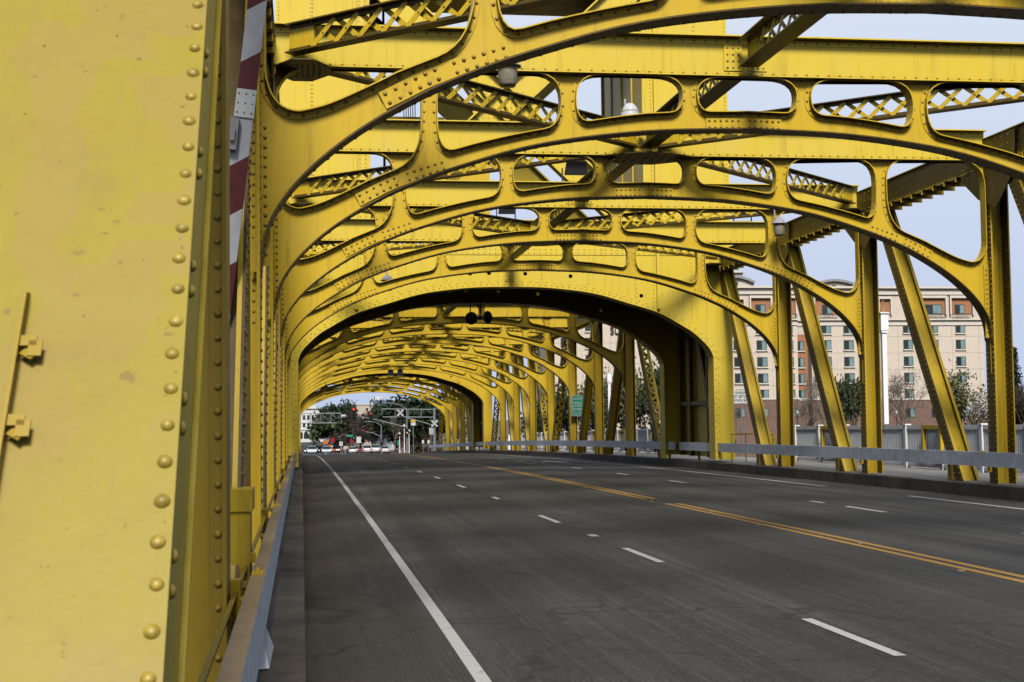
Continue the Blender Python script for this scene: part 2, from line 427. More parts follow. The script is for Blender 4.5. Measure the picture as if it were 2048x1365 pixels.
# ------------------------------------------------------------------ bridge portals
IH = catmull([(0,6.70),(1.8,6.63),(3.59,6.39),(5.0,5.99),(5.9,5.64),(6.45,5.36),(6.95,5.05),(7.35,4.74),(7.66,4.43),(7.88,4.12),(8.0,3.82),(8.04,3.45)], 5)
EH = catmull([(0,6.99),(1.8,6.92),(3.6,6.62),(4.83,6.33),(5.75,6.04),(6.2,5.87),(6.7,5.61),(7.2,5.37),(7.49,5.275),(7.65,5.255),(7.80,5.31),(7.91,5.44),(7.975,5.62)], 5)
def interp(curve, x):
    for a, b in zip(curve, curve[1:]):
        if a[0] <= x <= b[0]: return a[1]+(b[1]-a[1])*(x-a[0])/(b[0]-a[0]+1e-9)
    return curve[-1][1]
ZB = 7.60      # beam underside
ZT = 8.28      # beam top
STR = [1.01, 3.12, 5.47]
def openings():
    out = []
    def mid(xa, xb, ra, rb):
        bot = [(xb-(xb-xa)*i/14, 0) for i in range(15)]
        bot = [(x, interp(EH, abs(x))) for x, _ in bot]
        cs = [(xa, ZB), (xb, ZB)]+bot; rs = [.5, .5, rb]+[0]*13+[ra]
        # drop bottom samples that the rounding would cross
        keep = [0, 1, 2]+[i for i in range(3, 16) if abs(bot[i-2][0]-xa) > ra*.95 and abs(bot[i-2][0]-xb) > rb*.95]+[16]
        return rounded([cs[i] for i in keep], [rs[i] for i in keep])
    w = .118
    out.append(mid(-STR[0]+w, STR[0]-w, .5, .5))
    rights = [mid(STR[0]+w, STR[1]-w, .5, .55), mid(STR[1]+w, STR[2]-w, .6, .62)]
    e = [p for p in EH if p[0] > STR[2]+w+.85][::-1]
    cs = [(STR[2]+w, ZB), (7.985, ZB)]+[(7.985, 5.72)]+e+[(STR[2]+w, interp(EH, STR[2]+w))]
    rights.append(rounded(cs, [.5, .62, 0]+[0]*len(e)+[1.05], 8))
    for r in rights:
        out.append(r); out.append([(-x, z) for x, z in r[::-1]])
    return out
OPEN = openings()

def portal_meshes(hi=True, mat=None):
    mat = mat or M['yellow']; seg = 8 if hi else 5; res = {}
    f = MB()
    full = [(x, z) for x, z in IH[::-1]]+[(-x, z) for x, z in IH[1:]]          # intrados right -> left
    outer = [(8.035, 7.585)]+full+[(-8.035, 7.585)]
    outer = outer[::-1]
    f.fill(outer, OPEN, -.012, .012)
    # flanges round every opening and along the soffit
    for lp in OPEN:
        ar = sum(lp[i][0]*lp[(i+1)%len(lp)][1]-lp[(i+1)%len(lp)][0]*lp[i][1] for i in range(len(lp)))
        inw = 1 if ar > 0 else -1
        f.ribbon(lp, .016*inw, -.13, .13, True)
        nr = normals(lp, True)
        band = [(p[0]-n_[0]*.074*inw, p[1]-n_[1]*.074*inw) for p, n_ in zip(lp, nr)]
        n = len(lp)
        vs = [(x, -.026, z) for x, z in lp]+[(x, -.026, z) for x, z in band]+[(x, -.0125, z) for x, z in band]
        fs = []
        for i in range(n):
            j = (i+1)%n
            a, b = (i, j, n+j, n+i), (n+i, n+j, 2*n+j, 2*n+i)
            fs += [a, b] if inw < 0 else [a[::-1], b[::-1]]
        f.add(vs, fs)
        mid = [((p[0]+q[0])/2, (p[1]+q[1])/2) for p, q in zip(lp, band)]
        for x, z in resample(mid, .17 if hi else .3, True):
            if z < 7.56: f.rivet((x, -.026, z), (0,-1,0), .024 if hi else .028, .018, seg)
    f.cur = 1; f.ribbon(full, .022, -.2, .2); f.cur = 0  # soffit shade put into the dark flange colour
    nr = normals(full)
    band = [(p[0]-n_[0]*.115, p[1]-n_[1]*.115) for p, n_ in zip(full, nr)]; n = len(full)
    vs = [(x, -.026, z) for x, z in full]+[(x, -.026, z) for x, z in band]+[(x, -.0125, z) for x, z in band]
    f.add(vs, [q for i in range(n-1) for q in ((i, i+1, n+i+1, n+i), (n+i, n+i+1, 2*n+i+1, 2*n+i))])
    # rivet heads seen in profile along the soffit plate
    if hi:
        q = [(p[0]+n_[0]*.022, p[1]+n_[1]*.022) for p, n_ in zip(full, nr)]
        for sgn in (-1, 1):
            pts = resample(q, .2)
            for x, z in pts:
                # soffit normal
                k = min(range(n), key=lambda i: abs(q[i][0]-x)+abs(q[i][1]-z)); nx, nz = nr[k]
                f.rivet((x, sgn*.15, z), (nx, 0, nz), .022, .016, 6)
    res['arch_rib'] = f.mesh('arch_rib', [mat, M['grime_shade']])
    # splice plates on the rib
    def splice(xa, xb):
        s = MB(); N_ = 10; top = []; bot = []
        for i in range(N_+1):
            x = xa+(xb-xa)*i/N_; ax = abs(x); e = interp(EH, ax)
            dx = .05; sl = (interp(EH, ax+dx)-interp(EH, max(0, ax-dx)))/(2*dx if ax > dx else ax+dx)*(1 if x > 0 else -1)
            c = 1/math.sqrt(1+sl*sl); nx, nz = sl*c, -c
            top.append((x+nx*.09, e+nz*.09)); bot.append((x+nx*.30, e+nz*.30))
        s.fill(top[::-1]+bot, [], -.044, -.0262)
        rows = ((.05, .125, .20) if abs(xa) > 2 else (.145, .235))
        for i in range(13):
            if i == 6: continue
            x = xa+(xb-xa)*(i+.5)/13; ax = abs(x); e = interp(EH, ax)
            sl = (interp(EH, ax+.05)-interp(EH, max(0, ax-.05)))/(.1 if ax > .05 else ax+.05)*(1 if x > 0 else -1)
            c = 1/math.sqrt(1+sl*sl)
            for d in (.135, .25): s.rivet((x+sl*c*d, -.044, e-c*d), (0,-1,0), .026, .02, seg)
        return s
    for nm, (xa, xb) in (('crown', (-.72, .62)), ('right', (5.25, 6.75)), ('left', (-6.75, -5.25))):
        res['splice_'+nm] = splice(xa, xb).mesh('splice_plate', mat)
    # top beam
    b = MB()
    b.box(-8.03, 8.03, -.011, .011, ZB+.018, ZT)
    b.box(-8.03, 8.03, -.19, .19, ZT, ZT+.025); b.box(-8.03, 8.03, -.17, .17, ZB-.006, ZB+.0175)
    b.box(-8.03, 8.03, -.024, -.0112, ZT-.10, ZT-.001); b.box(-8.03, 8.03, -.024, -.0112, ZB+.0185, ZB+.11)
    for i in range(int(16/(.2 if hi else .4))):
        x = -7.9+i*(.2 if hi else .4)
        b.rivet((x, -.024, ZT-.055), (0,-1,0), .023, .018, seg); b.rivet((x, -.024, ZB+.066), (0,-1,0), .023, .018, seg)
    for x in (-.22, .22):
        b.box(x-.16, x+.16, -.04, -.0245, ZB+.115, ZT-.105)
        for k in range(4):
            for d in (-.1, 0, .1): b.rivet((x+d, -.04, ZB+.17+k*.115), (0,-1,0), .022, .017, seg)
    res['top_beam'] = b.mesh('top_beam', M['yellow_lit'] if hi else mat)
    # posts
    p = MB(); z0 = .1; z1 = 7.46
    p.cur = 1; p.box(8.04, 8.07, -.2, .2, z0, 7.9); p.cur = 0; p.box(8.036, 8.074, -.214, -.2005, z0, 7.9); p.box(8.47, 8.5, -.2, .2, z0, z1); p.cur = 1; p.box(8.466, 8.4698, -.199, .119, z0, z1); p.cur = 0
    p.cur = 2; p.box(8.0705, 8.4695, .12, .14, z0, z1); p.cur = 0
    p.box(8.0705, 8.155, .107, .1195, z0, z1); p.box(8.385, 8.4655, .107, .1195, z0, z1)
    p.box(8.0, 8.56, -.24, .24, z0-.06, z0-.001)
    p.box(8.03, 8.0395, -.06, -.0265, z0+2.6, 5.3)
    sp = .12 if hi else .3
    for i in range(int((z1-z0)/sp)):
        z = z0+.08+i*sp
        for y in ((-.155, .15) if hi else (-.155,)):
            p.rivet((8.04, y, z), (-1,0,0), .024, .02, 6)
        if hi: p.rivet((8.466, .04, z), (-1,0,0), .024, .018, 6); p.rivet((8.466, -.13, z+.06), (-1,0,0), .024, .018, 6)
    for i in range(int(2.6/sp)):
        z = 2.9+i*sp
        p.rivet((8.118, .107, z), (0,-1,0), .02, .015, 6)
    # riveted angle where the arch web meets the post
    p.box(7.93, 8.029, -.040, -.027, 2.62+.9, 5.2)
    for i in range(14 if hi else 6):
        p.rivet((7.98, -.04, 3.65+i*(.11 if hi else .25)), (0,-1,0), .024, .018, seg)
    pl = p.mirrored(); pl.rm = 'rivet_gold'; res['post_r'] = p.mesh('post', [mat, M['grime_shade'], mat]); res['post_l'] = pl.mesh('post', [mat, M['grime_shade'], M['grime_shade']])  # left flange and web take their shade from the dark colour
    return res
PM_HI = portal_meshes(True); PM_LO = portal_meshes(False, M['yellow_far'])

def portal(parent, Y, pm):
    r = link('portal_arch', pm['arch_rib'], parent, (0, Y, rz(Y)))
    for k, me in pm.items():
        if k == 'arch_rib': continue
        link('post' if k.startswith('post') else 'splice_plate' if k.startswith('splice') else k, me, r)
    return r

# ------------------------------------------------------------------ trusses
def diag_mesh(dy, dz, laced=False, mat=None):
    """inclined H member rising from the origin to (0, dy, dz), flanges in the truss planes"""
    m_ = MB(); L = math.hypot(dy, dz); d = Vector((0, dy/L, dz/L)); sgn = 1 if dy > 0 else -1
    nrm = Vector((0, -abs(d.z), abs(d.y))) if sgn > 0 else Vector((0, abs(d.z), abs(d.y)))   # outward / upward face
    def plate(x0, x1, a, b, t0=0, t1=None):
        t1 = L if t1 is None else t1
        vs = []
        for x in (x0, x1):
            for t, q in ((t0, a), (t1, a), (t1, b), (t0, b)):
                p = d*t+nrm*q; vs.append((x, p.y, p.z))
        f = [(0,1,2,3),(7,6,5,4),(0,4,5,1),(1,5,6,2),(2,6,7,3),(3,7,4,0)]
        m_.add(vs, f if sgn < 0 else [q[::-1] for q in f])
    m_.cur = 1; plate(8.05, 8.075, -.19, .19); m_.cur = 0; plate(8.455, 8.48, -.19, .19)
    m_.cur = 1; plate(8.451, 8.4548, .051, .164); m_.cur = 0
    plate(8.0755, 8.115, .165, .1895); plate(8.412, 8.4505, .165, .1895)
    if not laced:
        m_.cur = 2; plate(8.0755, 8.4505, .035, .05); m_.cur = 0
    else:
        step = .28; k = 0; t = .3
        while t < L-.4:
            p0 = d*t+nrm*.2; p1 = d*(t+step)+nrm*.2
            xa, xb = (8.1, 8.43) if k % 2 == 0 else (8.43, 8.1)
            m_.bar((xa, p0.y, p0.z), (xb, p1.y, p1.z), .10, .014, nrm)
            q0 = d*t-nrm*.2; q1 = d*(t+step)-nrm*.2
            m_.bar((xb, q0.y, q0.z), (xa, q1.y, q1.z), .08, .014, nrm)
            t += step; k += 1
        plate(8.1155, 8.16, .166, .1885); plate(8.365, 8.4115, .166, .1885)
        plate(8.0755, 8.4545, .155, .1645, 0, .35); plate(8.0755, 8.4545, .155, .1645, L-.45, L)
    i = 0
    while .1+i*.15 < L:
        p = d*(.1+i*.15)
        for q in (-.13, .13):
            pp = p+nrm*q; m_.rivet((8.05, pp.y, pp.z), (-1,0,0), .023, .018, 6)
            if not laced and q > 0:
                m_.rivet((8.451, pp.y-nrm.y*.02, pp.z-nrm.z*.02), (-1,0,0), .022, .016, 6)
        i += 1
    mat = mat or M['yellow']
    ml = m_.mirrored(); ml.rm = 'rivet_gold'; return m_.mesh('diagonal', [mat, M['grime_shade'], mat]), ml.mesh('diagonal', [mat, M['grime_shade'], M['grime_shade']])  # left web coloured dark to stand for recess shade

def chord_mesh(ys, mat, rising=True):
    c = MB()
    for a, b in zip(ys, ys[1:]):
        za, zb = rz(a), rz(b)
        def slab(x0, x1, z0, z1):
            c.add([(x0,a,za+z0),(x1,a,za+z0),(x1,b,zb+z0),(x0,b,zb+z0),(x0,a,za+z1),(x1,a,za+z1),(x1,b,zb+z1),(x0,b,zb+z1)],
                  [(0,3,2,1),(4,5,6,7),(0,1,5,4),(1,2,6,5),(2,3,7,6),(3,0,4,7)])
        c.cur = 1; slab(8.078, 8.1, 7.48, 8.1); c.cur = 0; slab(8.44, 8.462, 7.48, 8.1); slab(7.99, 8.55, 8.101, 8.125)
        slab(7.99, 8.0775, 7.47, 7.485)
        n = int((b-a)/.62)
        for i in range(n):
            t = (i+.5)/n; y = a+(b-a)*t; z = za+(zb-za)*t
            c.box(7.98, 8.58, y-.2, y+.2, z+7.435, z+7.469)
            c.box(7.98, 8.58, y-.2, y-.19, z+7.36, z+7.4345)
        k = int((b-a)/.2)
        for i in range(k):
            y = a+(i+.5)*(b-a)/k; z = za+(zb-za)*(i+.5)/k
            for q in (7.54, 8.04): c.rivet((8.078, y, z+q), (-1,0,0), .024, .018, 5)
            if i % 2 == 0:
                for q in (7.70, 7.87): c.rivet((8.078, y, z+q), (-1,0,0), .022, .016, 5)
    for y in ys[1:-1]:
        z = rz(y)
        g = [(y-1.5, z+8.08), (y+1.3, z+8.08), (y+1.1, z+7.3), (y+.28, z+6.75), (y-.55, z+6.45), (y-1.35, z+7.1)]
        c.cur = 1; vs = [(8.0, p, q) for p, q in g]+[(8.03, p, q) for p, q in g]; n = len(g)
        c.add(vs, [tuple(range(n)), tuple(range(2*n-1, n-1, -1))]+[(i, n+i, n+(i+1)%n, (i+1)%n) for i in range(n)])
        c.cur = 0
        for dy_ in (-1.2, -.9, -.6, .45, .75, 1.0):
            for q in (7.3, 7.55, 7.8, 8.0): c.rivet((8.0, y+dy_, z+q), (-1,0,0), .024, .018, 5)
    cl_ = c.mirrored(); return c.mesh('top_chord', [mat, M['grime_shade']]), cl_.mesh('top_chord', [mat, M['grime_shade']])

def lattice(p0, p1, depth=.46, w=.26, mat=None, name='lattice_brace', parent=None):
    l = MB(); p0 = Vector(p0); p1 = Vector(p1); d = p1-p0; L = d.length; d.normalize(); up = Vector((0,0,1)); sd = d.cross(up).normalized()
    for s_ in (1, -1):
        h = up*(depth/2*s_)
        l.cur = 1; l.bar(p0+h, p1+h, w, .022, up)  # flange colour darkened as underside shade
        l.bar(p0+h-up*.045*s_+sd*.012, p1+h-up*.045*s_+sd*.012, .012, .066, up)
        l.bar(p0+h-up*.045*s_-sd*.012, p1+h-up*.045*s_-sd*.012, .012, .066, up)
    l.cur = 0
    n = max(3, int((L-1.)/.46)); st = (L-1.)/n
    for i in range(n):
        a = p0+d*(.5+i*st); b = p0+d*(.5+(i+1)*st)
        l.bar(a-up*(depth/2-.03)+sd*.03, b+up*(depth/2-.03)+sd*.03, .085, .010, sd)
        l.bar(a+up*(depth/2-.03)-sd*.03, b-up*(depth/2-.03)-sd*.03, .085, .010, sd)
        c = (a+b)/2; l.rivet(c+sd*.036, sd, .022, .018, 5); l.rivet(c-sd*.036, -sd, .022, .018, 5)
        for e in (a, b):
            for s_ in (1, -1): l.rivet(e+up*(depth/2-.03)*s_-sd*.036, -sd, .022, .016, 5)
    for e, dd in ((p0, d), (p1, -d)):
        l.bar(e, e+dd*.52, .03, depth-.03, up)
    return l.build(name, [mat or M['yellow'], M['grime_shade']], parent)

def gusset(parent, cx, cy, cz, w, d_, mat=None):
    g = MB(); c = .35
    pts = [(-w, -d_*c), (-w*c, -d_), (w*c, -d_), (w, -d_*c), (w, d_*c), (w*c, d_), (-w*c, d_), (-w, d_*c)]
    n = len(pts); vs = [(cx+x, cy+y, cz) for x, y in pts]+[(cx+x, cy+y, cz+.018) for x, y in pts]
    g.add(vs, [tuple(range(n-1,-1,-1)), tuple(range(n, 2*n))]+[(i, (i+1)%n, n+(i+1)%n, n+i) for i in range(n)])
    for i in range(-3, 4):
        for j in range(-2, 3): g.rivet((cx+i*w/5, cy+j*d_/4, cz), (0,0,-1), .024, .02, 5)
    return g.build('gusset_plate', M['grime_shade'], parent)  # plate coloured dark for the shade underneath

def braces(parent, ys, firstmid, mat, ends=True):
    """centre strut and K bracing between the portal beams"""
    zc = 7.98
    midn = firstmid
    for a, b in zip(ys, ys[1:]):
        za, zb = rz(a)+zc, rz(b)+zc
        lattice((0, a+.22, za), (0, b-.22, zb), w=.36, mat=mat, parent=parent, name='centre_strut')
        for s_ in (-1, 1):
            if midn: lattice((.25*s_, a+.25, za), (7.75*s_, b-.3, zb), mat=mat, parent=parent)
            else: lattice((7.75*s_, a+.3, za), (.25*s_, b-.25, zb), mat=mat, parent=parent)
        midn = not midn
    midn = firstmid
    for y in ys:
        if midn: gusset(parent, 0, y, rz(y)+7.555, 1.0, .75, mat)
        else:
            for s_ in (-1, 1): gusset(parent, 7.55*s_, y, rz(y)+7.555, .46, .75, mat)
        midn = not midn

NEAR = [8.8, 16.1, 23.4, 30.65, 38.2, 45.4]
LIFT = [67.9+7.42*i for i in range(7)]
FAR = [132.7, 140.9, 148.8, 156.2]

# --- near span
sp1 = thing('bridge_span', 'nearest yellow bridge span, its riveted arches cross the road before the first tower', 'bridge span', (0,0,0), 0, 'yellow arched spans of the bridge')
for Y in NEAR[1:]: portal(sp1, Y, PM_HI)
r0 = link('portal_beam', PM_HI['top_beam'], sp1, (0, NEAR[0], rz(NEAR[0])))
def end_column():
    p = MB(); p.box(8.03, 8.055, -.2, .26, .1, 7.9); p.box(8.47, 8.5, -.2, .26, .1, 7.46)
    p.box(8.0555, 8.4695, -.17, -.15, .1, 7.46); p.box(8.0555, 8.125, -.1855, -.1705, .1, 7.46); p.box(8.40, 8.4695, -.1855, -.1705, .1, 7.46); p.box(8.0, 8.56, -.24, .28, .04, .099)
    for i in range(50): p.rivet((8.08, -.1855, .25+i*.145), (0,-1,0), .023, .018, 10)
    return p
ec = end_column(); link('post', ec.mirrored().mesh('post', [M['yellow_dull']]), r0); link('post', ec.mesh('post', [M['yellow']]), r0)  # left post in a darker yellow than the right one
cr, cl = chord_mesh([7.5]+NEAR+[51.6], M['yellow'])
link('top_chord', cr, sp1); link('top_chord', cl, sp1)
dr, dl = diag_mesh(4.65, 7.45)
for a in NEAR:
    for me in (dr, dl): link('diagonal', me, sp1, (0, a+1.72, rz(a)+.08))
braces(sp1, NEAR+[51.4], False, M['yellow'])
# end post with its faded cover plate, right beside the camera
def end_post(side):
    e = MB(); th = R(52.3); d = Vector((0, math.cos(th), math.sin(th))); n_ = Vector((0, -math.sin(th), math.cos(th)))
    base = Vector((0, 4.137, 2.984)); t0 = -(2.984-.05)/math.sin(th); t1 = (7.9-2.984)/math.sin(th)
    def slab(mb, x0, x1, q0, q1, a=t0, b=t1):
        vs = []
        for x in (x0, x1):
            for t, q in ((a, q0), (b, q0), (b, q1), (a, q1)):
                p = base+d*t+n_*q; vs.append((x, p.y, p.z))
        mb.add(vs, [(3,2,1,0),(4,5,6,7),(1,5,4,0),(2,6,5,1),(3,7,6,2),(0,4,7,3)])
    e.rm = 'rivet_gold'; c = MB(); c.rm = 'rivet_gold'; slab(c, -8.72, -7.853, -.016, 0)
    k = int((t1-t0)/.1016)
    for i in range(-40, 60):
        t = -i*.1016
        if t0+.03 < t < t1-.03:
            for x in (-7.878, -8.695): c.rivet((x+random.uniform(-.003, .003), *(base+d*(t+random.uniform(-.003, .003)))[1:]), n_, .0175, .0135, 12)
    slab(e, -7.885, -7.868, -.46, -.0165); slab(e, -8.705, -8.688, -.46, -.0165)
    slab(e, -7.8675, -7.856, -.105, -.0165); slab(e, -7.8675, -7.80 if False else -7.852, -.475, -.452)
    slab(e, -8.705, -7.868, -.475, -.4605)
    for i in range(0, 60):
        for dt in (0, .085):
            t = t0+.12+i*.42+dt
            if t < t1: e.rivet((-7.856, *(base+d*t+n_*-.06)[1:]), (1,0,0), .017, .014, 8)
    if side > 0: e = e.mirrored(); c = c.mirrored()
    o = e.build('end_post', M['yellow_lit'], sp1)  # brighter colour stands in for light on the side plates
    cp = c.build('cover_plate', M['faded'], o)
    if side < 0:
        tag(cp, 'chalky faded cover plate with a line of domed rivets')
        b = MB()                                   # welded fin with two clips
        def P(x, t, q): 
            p = base+d*t+n_*q; return (x, p.y, p.z)
        ta, tb = -2.5, -1.13
        vs = [P(-8.222, ta, .0005), P(-8.222, tb, .0005), P(-8.222, tb-.03, .038), P(-8.222, ta, .038)]
        vs += [(x+.009, y, z) for x, y, z in vs]
        b.add(vs, [(3,2,1,0),(4,5,6,7),(1,5,4,0),(2,6,5,1),(3,7,6,2),(0,4,7,3)])
        for t in (-1.30, -1.525):
            for q0 in (0,):
                b.bar(P(-8.212, t, .026), P(-8.176, t, .026), .030, .006, n_)
                b.bar(P(-8.178, t, .026), P(-8.178, t-.045, .026), .030, .006, n_)
                b.bar(P(-8.178, t-.045, .024), P(-8.206, t-.022, .016), .022, .006, n_)
                b.tube(P(-8.205, t+.02, .001), P(-8.205, t+.02, .01), .006, .006, 8)
        b.build('clip_bracket', M['yellow_dull'], o)
    return o
end_post(-1); end_post(1)

# --- span over the river
sp2 = thing('bridge_span', 'middle yellow bridge span, seven arches between the two towers', 'bridge span', (0,0,0), 0, 'yellow arched spans of the bridge')
for Y in LIFT: portal(sp2, Y, PM_LO)
cr, cl = chord_mesh([60.3]+LIFT+[119.8], M['yellow_far'])
link('top_chord', cr, sp2); link('top_chord', cl, sp2)
kinds = {'solid_away': diag_mesh(4.6, 7.45, False, M['yellow_far']), 'solid_back': diag_mesh(-4.9, 7.45, False, M['yellow_far']),
         'laced_away': diag_mesh(5.2, 7.45, True, M['yellow_far']), 'laced_back': diag_mesh(-5.2, 7.45, True, M['yellow_far'])}
for k, y in (('laced_away', 61.4), ('solid_back', LIFT[1]-2.1), ('solid_back', LIFT[2]-2.3), ('laced_back', LIFT[3]-.9), ('laced_away', LIFT[3]+1.0),
             ('solid_away', LIFT[4]+1.3), ('solid_away', LIFT[5]+1.3), ('laced_back', 118.6)):
    for me in kinds[k]: link('diagonal', me, sp2, (0, y, rz(y)+.08))
braces(sp2, LIFT, True, M['yellow_far'])
# --- far span
sp3 = thing('bridge_span', 'farthest yellow bridge span, its low arches seen beyond the second tower', 'bridge span', (0,0,0), 0, 'yellow arched spans of the bridge')
for Y in FAR: portal(sp3, Y, PM_LO)
cr, cl = chord_mesh([128.5]+FAR+[163.5], M['yellow_far'])
link('top_chord', cr, sp3); link('top_chord', cl, sp3)
for y in FAR[:3]:
    for me in kinds['solid_away']: link('diagonal', me, sp3, (0, y+1.4, rz(y)+.08))
for me in kinds['laced_back']: link('diagonal', me, sp3, (0, 165.6, rz(165.6)+.08))
braces(sp3, FAR, True, M['yellow_far'])

# ------------------------------------------------------------------ towers
TI = catmull([(0,6.56),(1.4,6.53),(3.1,6.33),(4.48,5.95),(5.66,5.58),(6.6,5.07),(6.98,4.83),(7.39,4.46),(7.61,4.2),(7.74,3.91)], 5)
def tower(label, Y0, depth, zo, top=26., mat=None, full=True):
    mat = mat or M['yellow_lit']
    t = thing('bridge_tower', label, 'bridge tower', (0, Y0, zo), 0, 'yellow lift towers of the bridge')
    def plate_mesh():
        f = MB(); soff = [(7.74, .05)]+TI[::-1]+[(-x, z) for x, z in TI[1:]]+[(-7.74, .05)]
        outer = [(-8.47, .05)]+[(-8.47, 8.1), (8.47, 8.1)]+[(8.47, .05)]+soff
        holes = [[(x+.075*math.cos(a*math.pi/6), z+.075*math.sin(a*math.pi/6)) for a in range(12)] for x, z in
                 ((-1.45, 7.02), (-.75, 7.04), (.6, 7.02), (2.3, 6.93), (4.98, 6.2), (-3.4, 6.8))]
        f.fill(outer[::-1], holes, 0, .03)
        f.ribbon(soff[::-1], -.03, -.03, .75)
        nr = normals(soff); edge = [(p[0]-n_[0]*.06, p[1]-n_[1]*.06) for p, n_ in zip(soff, nr)]
        for x, z in resample(edge, .22): f.rivet((x, 0, z), (0,-1,0), .024, .018, 5)
        edge = [(p[0]-n_[0]*.16, p[1]-n_[1]*.16) for p, n_ in zip(soff, nr)]
        for x, z in resample(edge, .3): f.rivet((x, 0, z), (0,-1,0), .024, .018, 5)
        f.box(-8.5, 8.5, -.02, -.001, 7.72, 7.98)
        for i in range(80): f.rivet((-8.2+i*.208, -.02, 7.78), (0,-1,0), .024, .018, 5); f.rivet((-8.2+i*.208, -.02, 7.92), (0,-1,0), .024, .018, 5)
        for x in (-6.6, -4.1, -2.3, 1.2, 3.0, 4.8, 6.9):                   # vertical rivet seams
            z = interp(TI, abs(x))+.3
            while z < 7.7: f.rivet((x, 0, z), (0,-1,0), .022, .016, 5); z += .16
        for s_ in (-1, 1):
            f.box(s_*5.62-.055, s_*5.62+.055, -.11, -.001, 5.7, 8.1)         # corner angle of the leg
            z = 5.8
            while z < 8: f.rivet((s_*5.46, 0, z), (0,-1,0), .022, .016, 5); z += .16
            x = 5.8
            while x < 8.4: f.rivet((s_*x, 0, 6.28), (0,-1,0), .02, .015, 5); x += .2
            f.box(s_*8.1-.37, s_*8.1+.37, -.012, -.001, 3.86, 3.885)
        f.box(-.17, .17, -.03, -.001, 6.75, 7.5)
        for i in range(6):
            for j in range(4): f.rivet((-.12+j*.08, -.03, 6.82+i*.12), (0,-1,0), .022, .016, 5)
        return f.mesh('portal_plate', mat)
    pm = plate_mesh()
    link('portal_plate', pm, t, (0, 0, 0))
    rear = link('portal_plate', pm, t, (0, depth-.8, 0)); tag(rear, 'rear portal plate in the shade of the tower')
    # box legs
    for s_ in (-1, 1):
        l = MB(); x0, x1 = sorted((s_*5.16, s_*8.47))
        l.box(x0, x1, .0, .03, 8.1005, top); l.box(x0, x1, depth-.83, depth-.8, 8.1005, top)
        l.box(s_*5.16-.02, s_*5.16+.02, .031, 6.6, 8.0, top); l.box(s_*8.45-.018, s_*8.45+.018, .031, depth-.84, .05, top)
        l.box(s_*5.62-.06, s_*5.62+.06, -.12, -.001, 8.1005, top); l.box(s_*5.16-.04, s_*5.16+.09, -.05, -.001, 8.1005, top)
        for x in (5.24, 5.45, 7.14, 7.2, 8.36):
            z = 8.2
            while z < min(top, 17.5): l.rivet((s_*x, 0, z), (0,-1,0), .024, .018, 5); z += .15
        for z in (9.2, 12.1, 12.3, 15.1, 17.4):
            x = 5.8
            while x < 8.4: l.rivet((s_*x, 0, z), (0,-1,0), .024, .018, 5); x += .16
        for y in (1.6, 3.4, 5.2):                                           # ribs on the inner face
            l.box(s_*5.16-s_*.0-.06 if s_ < 0 else s_*5.16-.08, s_*5.16+.08 if s_ < 0 else s_*5.16-.021, y-.05, y+.05, 8.2, top)
        l.build('tower_leg', mat, t)
        b = MB()                                                            # side wall behind the leg, with its brace
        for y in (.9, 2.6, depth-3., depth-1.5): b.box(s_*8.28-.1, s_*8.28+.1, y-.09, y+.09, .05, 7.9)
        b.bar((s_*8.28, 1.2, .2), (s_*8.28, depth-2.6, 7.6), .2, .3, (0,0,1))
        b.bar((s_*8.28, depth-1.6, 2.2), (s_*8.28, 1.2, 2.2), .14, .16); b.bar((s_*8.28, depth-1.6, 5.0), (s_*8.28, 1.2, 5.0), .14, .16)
        b.build('side_frame', M['grime_shade'], t)  # interior shade put into the dark frame colour
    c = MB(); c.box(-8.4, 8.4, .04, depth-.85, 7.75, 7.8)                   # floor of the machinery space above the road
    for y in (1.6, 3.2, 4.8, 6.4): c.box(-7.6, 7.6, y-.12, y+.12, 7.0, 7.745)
    c.build('ceiling_deck', M['grime_shade'], t)  # dark colour stands for the shade inside the tower
    if full:
        # crossed bracing between the legs, front and rear
        for y in (.05, 6.4):
            b = MB(); zc = 13.4
            for sx in (-1, 1):
                for sz in (-1, 1):
                    a = Vector((0, y+.25, zc)); e = Vector((5.2*sx, y+.25, zc+4.9*sz)); d = (e-a).normalized(); nn = Vector((-d.z, 0, d.x))
                    for q in (-.5, .5): b.bar(a+nn*q, e+nn*q, .5, .06, nn)
                    b.bar(a, e, .02, 1.0, nn)
                    for q in (-.42, .42):
                        k = 1.8
                        while k < 6.8:
                            p = a+d*k+nn*q; b.rivet((p.x, y+.239, p.z), (0,-1,0), .024, .018, 5); k += .3
            g = [(-.55, 14.3), (-.32, 14.05), (.32, 14.05), (.55, 14.3), (1.25, 13.75), (1.25, 13.05), (.7, 12.4), (-.7, 12.4), (-1.25, 13.05), (-1.25, 13.75)]
            b.fill(g[::-1], [], y+.2, y+.232)
            for i in range(9):
                for j in range(7):
                    x, z = -.9+i*.22, 12.65+j*.2
                    if abs(x)+abs(z-13.2) < 1.3: b.rivet((x, y+.2, z), (0,-1,0), .024, .018, 5)
            o = b.build('cross_brace', mat, t)
            if y > 1: tag(o, 'rear cross brace seen through the front one')
        b = MB(); b.box(-5.1, 5.1, .1, 5.9, 18.4, 19.3); b.build('upper_girder', mat, t)
        b = MB(); b.box(-5.1, -2.0, 3.3, 6.2, 12.65, 12.9); b.box(-5.1, -2.0, 3.3, 3.45, 12.9005, 13.5); b.build('walkway_deck', M['yellow_dull'], t)
        b = MB()
        for i in range(6): b.tube((-3.5+i*.09, 4.6, 7.8), (-3.5+i*.09, 4.6, 18.3), .018, .018, 6)
        b.tube((-4.3, 4.4, 7.8), (-4.3, 4.4, 18.3), .05, .05, 8)
        b.build('hoist_rope', M['black'], t)
        b = MB()
